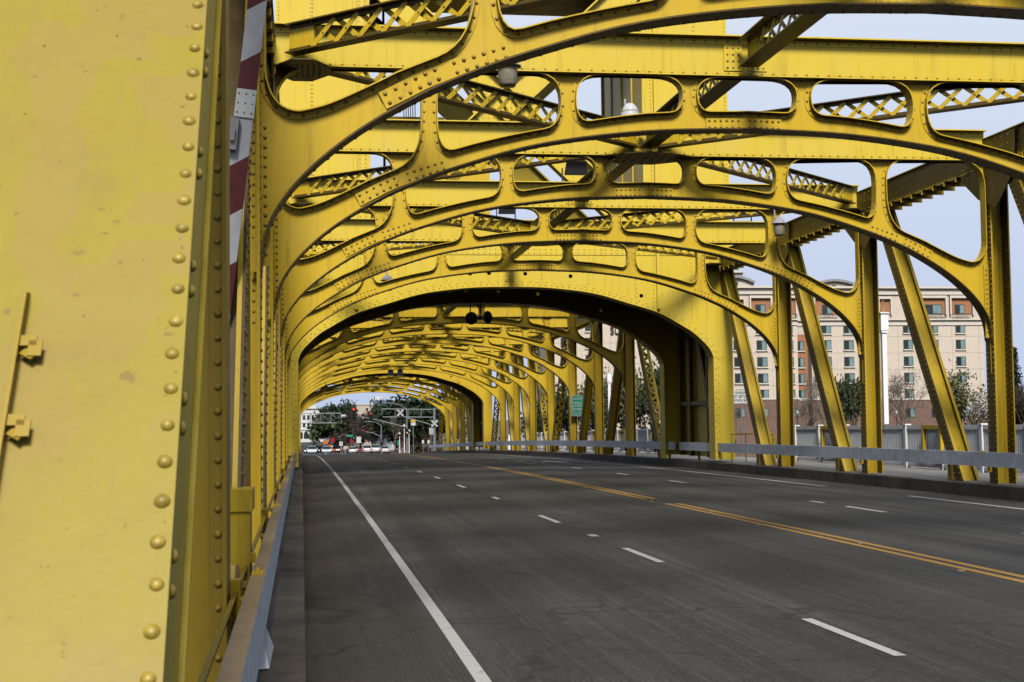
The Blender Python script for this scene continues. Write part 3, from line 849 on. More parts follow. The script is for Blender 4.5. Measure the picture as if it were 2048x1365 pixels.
        for i in range(7): b.box(-3.9+i*.14, -3.84+i*.14, 3.0, 3.06, 7.81, 9.2)
        b.box(-4.0, -2.9, 2.98, 3.08, 9.2, 9.28); b.build('ladder_cage', M['black'], t)
    return t
tower('nearer yellow bridge tower, its portal plate arching over the road', 51.7, 8.2, 0.)
tower('second yellow bridge tower, far along the road with a dark arch opening', 120.3, 8.2, rz(120)+.27, 26., M['yellow_far'], True)
# ------------------------------------------------------------------ ground, road, walkways
def surf(name, mat, x0, x1, y0, y1, dz=0, nx=2, step=2.0, parent=None, cr=True, zf=None, thick=0):
    m_ = MB(); ys = []; y = y0
    while y < y1: ys.append(y); y += step
    ys.append(y1); vs = []
    xs = [x0+(x1-x0)*i/nx for i in range(nx+1)]
    for y in ys:
        for x in xs: vs.append((x, y, rz(y)+(crown(x) if cr else 0)+dz))
    w = nx+1
    fs = [(j*w+i, j*w+i+1, (j+1)*w+i+1, (j+1)*w+i) for j in range(len(ys)-1) for i in range(nx)]
    m_.add(vs, fs)
    if thick:
        n = len(vs); m_.add([(x, y, z-thick) for x, y, z in vs], [f[::-1] for f in fs])
        m_.add(vs+[(x, y, z-thick) for x, y, z in vs], [(j*w, (j+1)*w, n+(j+1)*w, n+j*w) for j in range(len(ys)-1)]+[(n+j*w+nx, n+(j+1)*w+nx, (j+1)*w+nx, j*w+nx) for j in range(len(ys)-1)]
               +[(i+1, i, n+i, n+i+1) for i in range(nx)]+[(n-w+i, n-w+i+1, 2*n-w+i+1, 2*n-w+i) for i in range(nx)])
    return m_.build(name, mat, parent)
tag(surf('road', M['asphalt'], -7.57, 7.57, -14, 176, 0, 16, 2.), 'dark asphalt bridge deck roadway', kind='structure')
tag(surf('street', M['asphalt'], -13, 20, 176.01, 900, -.06, 12, 6.), 'city street beyond the bridge', kind='structure')
for s_ in (-1, 1):
    a, b = sorted((s_*7.572, s_*7.98)); tag(surf('curb', M['curb'], a, b, -14, 176, .19, 1, 2., None, False, None, .5), 'dark stained concrete curb', kind='structure')
    a, b = sorted((s_*7.982, s_*11.5)); tag(surf('walkway', M['deck'], a, b, -14, 176, .186, 1, 2., None, False, None, .5), 'pale concrete walkway outside the truss', kind='structure')
tag(surf('deck_slab', M['rope'], -11.4, 11.4, -14, 176, -.40, 1, 2., None, False, None, .9), 'underside slab of the bridge', kind='structure')
g = MB()
ys = [-400, -22, -8, 170, 186, 900, 3000]; zs = [-6.8, -6.8, -14, -14, -6.6, -7.9, -8]
zs = [-6.8, -6.8, -14, -14, -7.6, -7.9, -7.9]
for i in range(len(ys)-1):
    g.add([(-1500, ys[i], zs[i]), (1500, ys[i], zs[i]), (1500, ys[i+1], zs[i+1]), (-1500, ys[i+1], zs[i+1])], [(0,1,2,3)])
tag(g.build('ground', M['earth']), 'river banks and city ground', kind='structure')
g = MB(); g.add([(-1500,-60,-10),(1500,-60,-10),(1500,200,-10),(-1500,200,-10)], [(0,1,2,3)])
tag(g.build('river', M['water']), 'river under the bridge', kind='structure')

# painted markings
mk = MB(); yk = MB()
def line(mb, x0, x1, y0, y1, dz=.004, step=2.):
    ys = [y0]; 
    while ys[-1]+step < y1: ys.append(ys[-1]+step)
    ys.append(y1)
    for a, b in zip(ys, ys[1:]):
        mb.add([(x0,a,rz(a)+crown((x0+x1)/2)+dz),(x1,a,rz(a)+crown((x0+x1)/2)+dz),(x1,b,rz(b)+crown((x0+x1)/2)+dz),(x0,b,rz(b)+crown((x0+x1)/2)+dz)], [(0,1,2,3)])
line(mk, -6.385, -6.275, -6, 31.72); line(mk, -6.395, -6.285, 31.85, 170)
line(mk, 6.03, 6.15, -6, 30.9); line(mk, 6.05, 6.17, 36.2, 170)
for i in range(22):
    y = 11.13+7.12*i
    if i == 3: line(mk, -3.2, -3.1, 32.3, 33.3); continue
    line(mk, -3.25, -3.15, y-1., y+1.)
line(mk, -3.25, -3.12, 21.3, 21.7)
for y in (4.8, 11.9, 19, 26, 39.7, 46.8, 54.9, 62, 69, 76.5): line(mk, 2.98, 3.1, y-.95, y+.95)
line(mk, 3.0, 3.1, 28.2, 29.0)
line(mk, .4, 6.0, 59.6, 60.0); line(mk, 2.6, 7.2, 77.9, 78.3)
# lane arrow and bicycle lane lettering seen edge-on
def poly(mb, pts, dz=.005):
    mb.add([(x, y, rz(y)+crown(x)+dz) for x, y in pts], [tuple(range(len(pts)))])
poly(mk, [(4.25, 63.5), (4.5, 63.5), (4.5, 67.5), (5.1, 67.3), (4.4, 70.5), (3.7, 67.3), (4.25, 67.5)])
for a, b in (((2.2, 63), (6.2, 73)), ((6.0, 63), (2.4, 73))):
    w = .22; poly(mk, [(a[0], a[1]), (a[0]+w, a[1]), (b[0]+w, b[1]), (b[0], b[1])], .0065 if a[0] < 3 else .008)
for y in (80.5, 83, 85): poly(mk, [(3.2, y), (5.6, y), (5.6, y+.3), (3.2, y+.3)])
for x in (-.17, .05):
    line(yk, x, x+.12, -6, 28.9); line(yk, x, x+.12, 30.7, 170)
tag(mk.build('lane_markings', M['white_line']), 'worn white lane lines and dashes', kind='structure')
tag(yk.build('centre_line', M['yellow_line']), 'worn double yellow centre line', kind='structure')
j = MB()
j.add([(x, y, rz(y)+crown(x)+.0035) for y in (31.75, 31.82) for x in [-7.5+i*1.0 for i in range(16)]], [(i, i+1, 17+i, 16+i) for i in range(15)])
tag(j.build('expansion_joint', plain('pale joint sealant', (.11, .10, .085), .8)), 'expansion joint across the road', kind='structure')
# raised pavement markers beside the centre line
rm = MB()
for i in range(14):
    y = 8.0+i*3.6
    rm.lathe([(.05, 0), (.045, .01), (.03, .015), (0.001, .017)], (.02 if i % 2 else -.26, y, rz(y)+.003), 'z', 8)
tag(rm.build('road_studs', plain('dirty road stud', (.20, .17, .10), .7)), 'pale raised road studs along the centre line', kind='structure')

# ------------------------------------------------------------------ guardrails
def guardrail(label, side, y0, y1, z0, z1, face, top, off=.3):
    t = thing('guardrail', label, 'guardrail', (side*7.86, y0, rz(y0)), 0, 'steel guardrails along the curbs')
    js = [y0]+[y for y in [p+off for p in NEAR+[51.7, 60.2]+LIFT+[120.1]+FAR+[163]] if y0+1 < y < y1-1]+[y1]
    lx = lambda x: x-side*7.86
    for a, b in zip(js, js[1:]):
        p = MB(); ys = [a+.006]; 
        while ys[-1]+2.5 < b-.006: ys.append(ys[-1]+2.5)
        ys.append(b-.006); n = len(ys)
        x0, x1 = sorted((lx(side*7.815), lx(side*7.905)))
        vs = []
        for y in ys:
            z = rz(y)-rz(y0); vs += [(x0, y-y0, z+z0), (x1, y-y0, z+z0), (x1, y-y0, z+z1), (x0, y-y0, z+z1)]
        p.cur = 0
        for i in range(n-1):
            k = i*4
            p.cur = 0; p.add([vs[q] for q in (k, k+1, k+2, k+3, k+4, k+5, k+6, k+7)], [(0,4,5,1),(1,5,6,2),(3,7,4,0)])
            p.cur = 1; p.add([vs[q] for q in (k+2, k+3, k+6, k+7)], [(0,2,3,1)])
        p.cur = 0; p.add(vs[:4], [(0,1,2,3)]); p.add(vs[-4:], [(3,2,1,0)])
        p.build('rail_panel', [face, top], t)
    for y in js[1:-1]:
        z = rz(y)-rz(y0); b = MB()
        b.tube((lx(side*7.906), y-y0, z+.66), (lx(side*8.035), y-y0, z+.66), .035, .035, 10)
        b.box(*sorted((lx(side*7.97), lx(side*8.03))), y-y0-.05, y-y0+.05, z+.45, z+.80)
        b.box(*sorted((lx(side*7.83), lx(side*7.90))), y-y0-.10, y-y0+.10, z+z1+.001, z+z1+.012)
        for q in (-.06, 0, .06): b.tube((lx(side*7.865), y-y0+q, z+z1+.012), (lx(side*7.865), y-y0+q, z+z1+.032), .016, .013, 6)
        b.build('rail_bracket', M['yellow'], t)
    y = y0+1.2
    while y < y1:
        z = rz(y)-rz(y0); b = MB(); b.box(*sorted((lx(side*7.88), lx(side*7.96))), y-y0-.05, y-y0+.05, z+.191, z+z0-.001); b.build('rail_foot', M['yellow_dull'], t); y += 7.35
    return t
guardrail('low guardrail along the left curb beside the camera, white face and dusty tan top', -1, -5, 57.2, .50, .83, M['rail_white'], M['rail_tan'])
guardrail('left curb guardrail farther on, past the first tower beneath the middle span', -1, 58.2, 127, .50, .83, M['rail_white'], M['rail_tan'])
guardrail('grey guardrail along the right curb below the nearest span, ends at the first tower', 1, 2, 57.2, .58, .91, M['rail_grey'], M['rail_grey'], .1)
guardrail('grey guardrail along the right curb of the middle span, past the first tower', 1, 58.0, 127, .58, .91, M['rail_grey'], M['rail_grey'], .1)
guardrail('grey guardrail at the far right end of the bridge, dipping beyond the crest', 1, 127.6, 174, .58, .91, M['rail_grey'], M['rail_grey'], .1)
# angle running behind the left rail
a = MB()
for k in range(16):
    ya, yb = -4+k*4.1, -4+(k+1)*4.1
    a.bar((-8.0, ya, rz(ya)+.72), (-8.0, yb, rz(yb)+.72), .03, .010); a.bar((-8.012, ya, rz(ya)+.68), (-8.012, yb, rz(yb)+.68), .008, .066)
    for q in (1.2, 1.4):
        a.tube((-7.98, ya+q, rz(ya)+.70), (-7.94, ya+q, rz(ya)+.70), .02, .02, 6)
tag(a.build('angle_bar', M['yellow_dull']), 'long thin steel angle bolted to the left posts behind the white guardrail', 'rail')
w = MB(); w.add([(-7.93,9.3,.191),(-7.80,9.35,.191),(-7.79,10.25,.191),(-7.92,10.3,.191),(-7.92,9.55,.47),(-7.87,9.6,.47),(-7.87,10.1,.43),(-7.92,10.15,.43)],
      [(0,3,2,1),(4,5,6,7),(0,1,5,4),(1,2,6,5),(2,3,7,6),(3,0,4,7)])
tag(w.build('concrete_foot', plain('rough white painted concrete', (.66, .67, .68), .9, .2, 0, .1, 20)), 'small white painted concrete wedge under the left guardrail', 'wedge')

# ------------------------------------------------------------------ right walkway fence
def fence(label, y0, y1, n):
    t = thing('fence', label, 'fence', (11, y0, rz(y0)), 0, 'white baluster fences of the walkway')
    st = (y1-y0)/n
    pm = MB(); pm.box(-.085, .085, -.085, .085, .19, 1.5); pm.box(-.1, .1, -.1, .1, 1.5005, 1.54); pme = pm.mesh('post', M['white'])
    bm_ = MB(); k = int((st-.17)/.115)
    for i in range(k):
        y = .085+(i+.5)*(st-.17)/k; bm_.box(-.025, .025, y-.03, y+.03, .335, 1.37)
    bm_.box(-.05, .05, .0855, st-.0855, 1.3705, 1.5); bm_.box(-.05, .05, .0855, st-.0855, .24, .3345)
    bme = bm_.mesh('baluster_panel', M['white'])
    for i in range(n+1):
        y = y0+i*st; z = rz(y)-rz(y0)
        link('post', pme, t, (0, i*st, z))
        if i < n:
            o = link('baluster_panel', bme, t, (0, i*st, z)); o.rotation_euler.x = math.atan2(rz(y+st)-rz(y), st)
    return t
fence('white baluster fence on the right walkway below the nearest span, before the dark tower leg', 22, 52, 12)
fence('white baluster fence of the middle span, glimpsed between its yellow posts', 60.5, 120, 24)
fence('short white fence at the far end of the bridge past the second tower', 128, 172, 18)
def gate_frame(y, label):
    t = thing('fence_gate', label, 'gate', (10.86, y, rz(y)), 0, 'yellow frame gates against the white fence')
    for a_ in (-.65, .53): b = MB(); b.box(-.05, .05, a_, a_+.12, .4, 1.5); b.build('upright', M['yellow'], t)
    for z0, z1 in ((1.38, 1.5), (.4, .48)): b = MB(); b.box(-.05, .05, -.529, .529, z0, z1); b.build('crossbar', M['yellow'], t)
    return t
for y, l in ((39.9, 'yellow rectangular gate frame on the fence left of the nearest right post'), (48.3, 'yellow rectangular frame on the fence between the second and third right posts'),
             (73.4, 'yellow frame on the fence right behind the zigzag laced diagonal'), (80.9, 'yellow frame on the fence between the two dark slanted diagonals'),
             (89.0, 'yellow frame on the fence just right of the green sign post'), (98.0, 'yellow frame on the fence left of the green sign post, by the brown laced diagonals')):
    gate_frame(y, l)
# brown handrail beside the tower leg
t = thing('railing', 'brown steel handrail with thin uprights in front of the dark tower opening', 'railing', (8.6, 50.6, rz(50.6)))
for z_, r_ in ((1.25, .03), (.75, .02)): b = MB(); b.tube((-.6, 0, z_), (1.0, 0, z_), r_, r_, 8); b.build('rail', M['yellow_dull'], t)
for x in (-.58, -.05, .48, .98):
    b = MB(); b.tube((x, .001, .19), (x, .001, 1.22), .022, .022, 8); b.build('upright', M['yellow_dull'], t)
t = thing('picket_gate', 'small yellow picket gate behind the brown handrail by the tower leg', 'gate', (9.4, 51.2, rz(51)))
b = MB()
for i in range(9): b.box(i*.11, i*.11+.05, 0, .03, .3, 1.18)
b.build('pickets', M['yellow_dull'], t); b = MB(); b.box(-.04, 1.0, -.021, -.001, 1.06, 1.14); b.box(-.04, .04, -.021, -.001, .4405, 1.0595); b.box(-.04, 1.0, -.021, -.001, .36, .44); b.build('frame', M['yellow_dull'], t)
t = thing('pipe_stand', 'thin yellow pipe stand with a low crossbar on the right walkway', 'pipe stand', (9.3, 35.6, rz(35.6)))
b = MB(); b.tube((0, 0, .19), (0, 0, 1.25), .03, .03, 8); b.build('upright', M['yellow'], t)
for z_, l_ in ((.42, .75), (1.2, .5)): b = MB(); b.tube((.03, 0, z_), (l_, 0, z_), .022, .022, 8); b.build('crossbar', M['yellow'], t)
# cut-off stub at the right edge
t = MB(); t.add([(8.15,29.0,.17),(8.5,29.0,.17),(8.5,29.5,.17),(8.15,29.5,.17),(8.3,29.1,.62),(8.5,29.1,.62),(8.5,29.5,.62),(8.3,29.5,.62)], [(0,3,2,1),(4,5,6,7),(0,1,5,4),(1,2,6,5),(2,3,7,6),(3,0,4,7)])
tag(t.build('support_block', M['yellow_dull']), 'dark brown sloped support block at the foot of the right truss, edge of the photo', 'block')

# ------------------------------------------------------------------ white lamp pylons
def pylon(y, label, h=5.0):
    t = thing('lamp_pylon', label, 'lamp post', (11.0, y, rz(y)), 0, 'white lamp pylons on the walkway fence')
    b = MB(); b.box(-.075, .075, -.075, .075, 1.541, h-.62); b.box(-.11, .11, -.11, .11, h-.6195, h-.55); b.build('shaft', M['white'], t)
    b = MB(); b.box(-.125, .125, -.125, .125, h-.549, h); b.box(-.16, .16, -.16, .16, h+.0005, h+.04); b.build('lantern', M['white'], t)
    b = MB(); b.lathe([(.07, .041), (.04, .09), (.055, .12), (.02, .17), (.02, .32), (.035, .35), (.0, .46)], (0, 0, h), 'z', 10); b.build('finial', M['rail_tan'], t)
pylon(43.6, 'white square lamp pylon with a lantern head before the beige hotel wing', 5.1)
pylon(85.2, 'white lamp pylon half hidden behind the second post of the middle span', 5.0)

# ------------------------------------------------------------------ raised barrier arm with its cabinet
t = thing('barrier_arm', 'raised red and white striped traffic barrier arm behind the nearest left post', 'barrier arm', (-8.44, 12.0, rz(12)+1.0))
an = R(6.6); L = 8.0
b = MB(); b.cur = 0
ax = Vector((math.sin(an), 0, math.cos(an))); sx = Vector((ax.z, 0, -ax.x))
def arm_pt(s_, u, y): p = ax*s_+sx*u; return (p.x, y, p.z)
hw = .078
zz = .25; k = 0; step = .445; slope = .055
edges = []
s0 = .3
while s0 < L:
    s1 = min(s0+step, L); mi = k % 2
    b.cur = mi
    sl = slope if s0 > .3 else 0; sh = slope if s1 < L else 0
    A = [arm_pt(s0-sl, -hw, -.03), arm_pt(s0+sl, hw, -.03), arm_pt(s1+sh, hw, -.03), arm_pt(s1-sh, -hw, -.03)]
    B = [(p[0], .03, p[2]) for p in A]
    b.add(A+B, [(0,1,2,3),(7,6,5,4),(1,5,6,2),(3,7,4,0)])
    s0 = s1; k += 1
b.build('arm_board', [plain('faded white barrier paint', (.47, .48, .50), .6, .3, 0, .06, 9), M['red']], t)
b = MB()
def armbox(s0, s1, u0, u1, y0, y1, mb):
    A = [arm_pt(s0, u0, y0), arm_pt(s0, u1, y0), arm_pt(s1, u1, y0), arm_pt(s1, u0, y0)]; B = [(p[0], y1, p[2]) for p in A]
    mb.add(A+B, [(0,1,2,3),(7,6,5,4),(0,4,5,1),(1,5,6,2),(2,6,7,3),(3,7,4,0)])
armbox(3.34, 3.58, -.082, .082, -.045, -.0305, b)
for q in (3.38, 3.46, 3.54):
    for u in (-.06, 0, .06): p = arm_pt(q, u, -.045); b.rivet(p, (0,-1,0), .009, .008, 6)
b.build('joint_plate', M['signwhite'], t)
b = MB(); armbox(3.05, 3.32, -.10, -.03, -.10, -.0305, b); armbox(3.12, 3.22, -.085, -.05, -.13, -.1005, b); b.build('arm_lamp', M['greymetal'], t)
b = MB(); b.box(-.07, .07, -.12, -.031, -.25, .3); b.tube((0, -.2, 0), (0, .2, 0), .07, .07, 12); b.build('pivot', M['yellow'], t)
t = thing('gate_cabinet', 'yellow steel gate machine cabinet with a lidded top behind the white guardrail', 'cabinet', (-8.14, 10.95, rz(11)+.19))
b = MB(); b.box(-.2, .17, -.25, .25, 0, .93); b.build('body', M['yellow'], t)
b = MB(); b.box(-.22, .19, -.27, .27, .9305, 1.09); b.build('lid', M['yellow'], t)
b = MB(); b.box(.1705, .21, -.22, -.14, .55, .62); b.build('handle', M['yellow'], t)
b = MB(); b.box(-.02, .13, -.263, -.2505, .22, .31); b.build('name_plate', M['yellow_dull'], t)
tt = thing('counterweight_bar', 'upright tan counterweight bar behind the yellow cabinet', 'bar', (-8.17, 11.45, rz(11)+.19))
b = MB(); b.box(.055, .13, -.03, .03, 0, 1.37); b.build('bar', plain('tan painted steel', (.36, .27, .10), .5, .3, 0, .06, 5), tt); b = MB(); b.box(.05, .135, -.035, .035, 1.3705, 1.40); b.build('cap', M['yellow'], tt)

# ------------------------------------------------------------------ lamps, floodlights, horns
def bell_lamp(label, p, r, ztop, glass='lampglass', dome=False):
    t = thing('pendant_lamp', label, 'lamp', p, 0, 'bell shaped bridge lamps')
    b = MB(); b.lathe(([(.0, .40), (.06, .39), (r*.7, .33), (r*1.05, .25), (r*1.3, .215), (r*1.3, .20), (r*.95, .20), (.02, .24)] if not dome else [(.0, .34), (r*.35, .33), (r*.7, .27), (r*.95, .17), (r*1.1, .04), (r*1.12, 0), (r*1.0, 0), (.02, .2)]), (0,0,-.2), 'z', 24); b.build('shade', M['signwhite' if dome else 'lampgrey'], t)
    b = MB(); b.lathe([(r*.98, .198), (r*.92, .05), (r*.82, -.08), (r*.7, -.13), (.01, -.135)], (0,0,-.2), 'z', 24); b.build('bowl', M[glass], t)
    b = MB(); zz_ = ztop-p[2] if not dome else -.1; b.path([Vector((0, .02, .12 if dome else .19)), Vector((0, .32, .19 if not dome else .0)), Vector((0, .40, max(zz_, .3)))], .022, 8); b.build('hanger', M['lampgrey'], t)
q = at(1015, 138, 22.9); bell_lamp('grey bell lamp with a dusty glass bowl under the second arch, upper middle', (q.x, q.y, q.z+.03), .175, rz(23)+7.95)
q = at(1260, 222, 25.0); bell_lamp('pale domed lamp whose top shows over the middle of the second arch rib', (q.x, q.y, q.z+.0), .17, rz(25)+7.4, 'signwhite', True)
q = at(1558, 452, 37.6); bell_lamp('bell lamp with clear glass bowl below the right side of the third arch', (q.x, q.y, q.z+.05), .165, rz(37.6)+7.8, 'lampglass')
q = at(775, 562, 47.3); bell_lamp('grey bell lamp seen over the fifth arch rib, on the left', (q.x, q.y, q.z), .19, rz(47.3)+7.7)
def floodlight(label, p, w, h):
    t = thing('floodlight', label, 'floodlight', p, 0, 'black floodlights on the portal beams')
    b = MB(); d = .35
    b.add([(-w*.5,-d/2,-.02),(w*.5,-d/2,-.02),(w*.4,d/2,.05),(-w*.4,d/2,.05),(-w*.42,-d/2-.06,h),(w*.42,-d/2-.06,h),(w*.34,d/2,h*.9),(-w*.34,d/2,h*.9)],
          [(0,3,2,1),(4,5,6,7),(0,1,5,4),(1,2,6,5),(2,3,7,6),(3,0,4,7)])
    b.build('housing', M['black'], t)
    b = MB(); b.box(-w*.43, w*.43, -d/2-.17, -d/2-.075, h*.985, h*1.02); b.build('visor', M['black'], t)
    b = MB(); b.box(-w*.5-.04, -w*.5-.01, -.03, .03, -.16, h*.6); b.box(w*.5+.01, w*.5+.04, -.03, .03, -.16, h*.6); b.box(-w*.5-.04, w*.5+.04, -.03, .03, -.19, -.161); b.build('yoke', M['black'], t)
q = at(1150, 369, 38.2); floodlight('black floodlight on the fourth arch beam, near the middle of the photo', (q.x, q.y, rz(38.2)+8.5), .66, .34)
q = at(1012, 434, 45.4); floodlight('black floodlight on the fifth arch beam against the sky, left of centre', (q.x, q.y, rz(45.4)+8.5), .56, .34)
q = at(1485, 445, 45.4); floodlight('black floodlight on the fifth arch beam, at the right by the lattice brace', (q.x, q.y, rz(45.4)+8.5), .56, .40)
def horn(label, p, ang):
    t = thing('horn_speaker', label, 'horn', p, ang, 'black horns under the tower portal')
    b = MB(); b.lathe([(.26, 0), (.27, .02), (.22, .06), (.12, .2), (.07, .36), (.09, .38), (.09, .55), (.0, .56)], (0, 0, 0), 'y', 20); b.lathe([(.255, .01), (.0, .10)], (0,0,0), 'y', 20); b.build('bell', M['black'], t)
    b = MB(); b.tube((0, .42, .09), (0, .42, .75), .025, .025, 8); b.box(-.12, .12, .36, .48, .7505, .78); b.build('hanger', M['black'], t)
q = at(943, 637, 58.4); horn('black horn facing the road under the first tower, left of the pair', tuple(q), 0)
q = at(976, 635, 58.4); horn('black horn turned sideways under the first tower, right of the pair', tuple(q), R(38))
q = at(781, 751, 119.5); floodlight('small black signal floodlight under the second tower, left of the pair', tuple(q), .5, .45)
q = at(800, 751, 119.5); floodlight('small black signal floodlight under the second tower, right of the pair', tuple(q), .5, .45)

# ------------------------------------------------------------------ signs
def text(body, size, loc, mat, parent, name='lettering', rz_=0, align='CENTER', thick=.004, width=None):
    cu = bpy.data.curves.new('lettering', 'FONT'); cu.body = body; cu.size = size; cu.align_x = align; cu.align_y = 'CENTER'; cu.extrude = thick; cu.resolution_u = 3
    tmp = bpy.data.objects.new('lettering', cu); COL.objects.link(tmp)
    dg = bpy.context.evaluated_depsgraph_get(); me = bpy.data.meshes.new_from_object(tmp.evaluated_get(dg)); bpy.data.objects.remove(tmp)
    me.materials.clear(); me.materials.append(mat)
    xs = [v.co.x for v in me.vertices]
    sc = width/(max(xs)-min(xs)) if width else 1
    for v in me.vertices: v.co = Vector((v.co.x*sc, -v.co.z, v.co.y))
    me.flip_normals() if False else None
    return link(name, me, parent, loc)
q = at(1157, 812, 82.45)
t = thing('road_sign', 'green county line and city limit sign on a post of the middle span', 'sign', tuple(q))
for k, (zc, a_, b_) in enumerate(((.31, 'Sacramento', 'County Line'), (-.31, 'Sacramento', 'City Limit'))):
    b = MB(); b.box(-.45, .45, 0, .012, zc-.305, zc+.305); s = b.build('sign_panel', M['green'], t)
    b = MB(); zt, zb_ = zc+.285, zc-.285
    b.box(-.43, .43, -.004, -.0005, zt-.02, zt); b.box(-.43, .43, -.004, -.0005, zb_, zb_+.02); b.box(-.43, -.41, -.004, -.0005, zb_+.0205, zt-.0205); b.box(.41, .43, -.004, -.0005, zb_+.0205, zt-.0205)
    b.build('border', M['signwhite'], s)
    text(a_, .27, (0, -.005, zc+.125), M['signwhite'], s, width=.80); text(b_, .27, (0, -.005, zc-.125), M['signwhite'], s, width=.80)
b = MB(); b.box(-.12, -.06, .0125, .05, -.62, .62); b.box(.06, .12, .0125, .05, -.62, .62); b.build('mount', M['greymetal'], t)
q = at(1483, 794, 56.5)
t = thing('warning_sign', 'white warning sign with black lettering behind the diagonal by the tower', 'sign', tuple(q))
b = MB(); b.box(-.48, .42, 0, .02, -.27, .27); b.build('sign_panel', M['signwhite'], t)
for k, s in enumerate(('WARNING', 'GET BEYOND', 'WHEN BELL')):
    text(s, .16, (.0, -.005, .16-k*.155), M['lettering'], t, width=(.55, .8, .72)[k])
b = MB(); b.tube((0, .055, -2.45), (0, .055, -.1), .035, .035, 8); b.build('post', M['greymetal'], t)
# ------------------------------------------------------------------ hotel on the far bank
HY = 225.0
def fx(x, y=724): return at(x, y, HY).x
def fz(y, x=1700): return at(x, y, HY).z
hotel = thing('hotel_building', 'beige stucco hotel with terracotta panels and teal windows beyond the right fence', 'building', (fx(1700), HY, -7.7))
def hpart(mb, name, mat, parent=None):
    mb.v = [(x-fx(1700), y-HY, z+7.7) for x, y, z in mb.v] if parent is None or parent is hotel else mb.v
    return mb.build(name, mat, parent or hotel)
def hbox(mb, x0, x1, ytop, ybot, y0, y1, xr=None):
    xm = (x0+x1)/2
    mb.box(fx(x0), fx(x1), HY+y0, HY+y1, fz(ybot, xm) if ybot < 990 else -7.7, fz(ytop, xm))
def block(x0, x1, ytop, yoff, depth=16, brick=True):
    b = MB(); hbox(b, x0, x1, ytop, 800, yoff, yoff+depth); hpart(b, 'wall', M['stucco'])
    b = MB(); hbox(b, x0-1, x1+1, 800.3, 999, yoff-.25, yoff+depth); hpart(b, 'brick_base', M['brick'])
    b = MB()
    hbox(b, x0-3, x1+3, ytop-4, ytop, yoff-.7, yoff+depth+.5); hbox(b, x0-1.5, x1+1.5, ytop+.3, ytop+12, yoff-.25, yoff-.02)
    hpart(b, 'cornice', M['stucco_trim'])
    b = MB(); hbox(b, x0-1, x1+1, 637, 641, yoff-.45, yoff-.01); hbox(b, x0-.6, x1+.6, 641, 651, yoff-.15, yoff-.01); hpart(b, 'band_course', M['stucco_trim'])
    b = MB(); hbox(b, x0-1, x1+1, 796.5, 799.8, yoff-.35, yoff-.26); hpart(b, 'plinth_course', M['stucco_trim'])
    b = MB()                                                # panel joints
    for y in (673, 706, 739, 772): hbox(b, x0+.3, x1-.3, y, y+.5, yoff-.012, yoff-.004)
    x = x0+12
    while x < x1-4: hbox(b, x, x+.5, 652, 795, yoff-.016, yoff-.012); x += 27
    hpart(b, 'panel_joint', plain('stucco joint', (.40, .335, .28), .9) if 'sj' not in M else M['sj'])
M['sj'] = plain('stucco joint', (.36, .30, .25), .9)
def window(xc, yc, w, h, yoff, sill=True):
    zc = fz(yc, xc)+7.7; xx = fx(xc)-fx(1700); W = w*.0795; H = h*.0795
    b = MB(); y = yoff
    b.box(xx-W/2, xx+W/2, y-.06, y-.005, zc-H/2, zc-H/2+.09); b.box(xx-W/2, xx+W/2, y-.06, y-.005, zc+H/2-.09, zc+H/2)
    b.box(xx-W/2, xx-W/2+.09, y-.06, y-.005, zc-H/2+.0905, zc+H/2-.0905); b.box(xx+W/2-.09, xx+W/2, y-.06, y-.005, zc-H/2+.0905, zc+H/2-.0905)
    b.box(xx-.05, xx+.05, y-.06, y-.005, zc-H/2+.0905, zc+H/2-.0905)
    f = b.build('window', M['frame_dark'], hotel)
    b = MB(); b.box(xx-W/2+.0905, xx-.0505, y-.03, y-.008, zc-H/2+.0905, zc+H/2-.0905); b.build('pane', M['glass_dark'], f)
    b = MB(); b.box(xx+.0505, xx+W/2-.0905, y-.034, y-.008, zc-H/2+.0905, zc+H/2-.0905); b.build('pane', M['glass_teal'], f)
    if sill:
        b = MB(); b.box(xx-W/2-.12, xx+W/2+.12, y-.2, y-.003, zc-H/2-.20, zc-H/2-.001); b.build('sill', M['stucco_trim'], f)
def recess(x0, x1, y0, y1, yoff):
    b = MB(); hbox(b, x0, x1, y0, y1, yoff-.03, yoff-.002); hpart(b, 'terracotta_panel', M['terracotta'])
    b = MB(); hbox(b, x0-3, x0-.1, y0-1, y1, yoff-.5, yoff-.004); hbox(b, x1+.1, x1+3, y0-1, y1, yoff-.5, yoff-.004); hbox(b, x0-3, x1+3, y0-6, y0-1.1, yoff-.5, yoff-.004); hpart(b, 'panel_surround', M['stucco_trim'])
def balcony(xc, w, yoff):
    b = MB(); zc = fz(632, xc)+7.7-.3; xx = fx(xc)-fx(1700); W = w*.0795
    b.box(xx-W/2, xx+W/2, yoff-.62, yoff-.58, zc+.55, zc+.62); b.box(xx-W/2, xx+W/2, yoff-.62, yoff-.58, zc-.02, zc+.04)
    n = int(W/.22)
    for i in range(n+1): 
        x = xx-W/2+W*i/n; b.box(x-.018, x+.018, yoff-.615, yoff-.585, zc+.0405, zc+.5495)
    for k in range(9):                                       # arched fan in the middle
        a0, a1 = math.pi*k/9, math.pi*(k+1)/9
        b.bar((xx+math.cos(a0)*W*.25, yoff-.56, zc+.05+math.sin(a0)*.75), (xx+math.cos(a1)*W*.25, yoff-.56, zc+.05+math.sin(a1)*.75), .04, .05, (0,1,0))
    b.build('balcony_rail', M['frame_dark'], hotel)
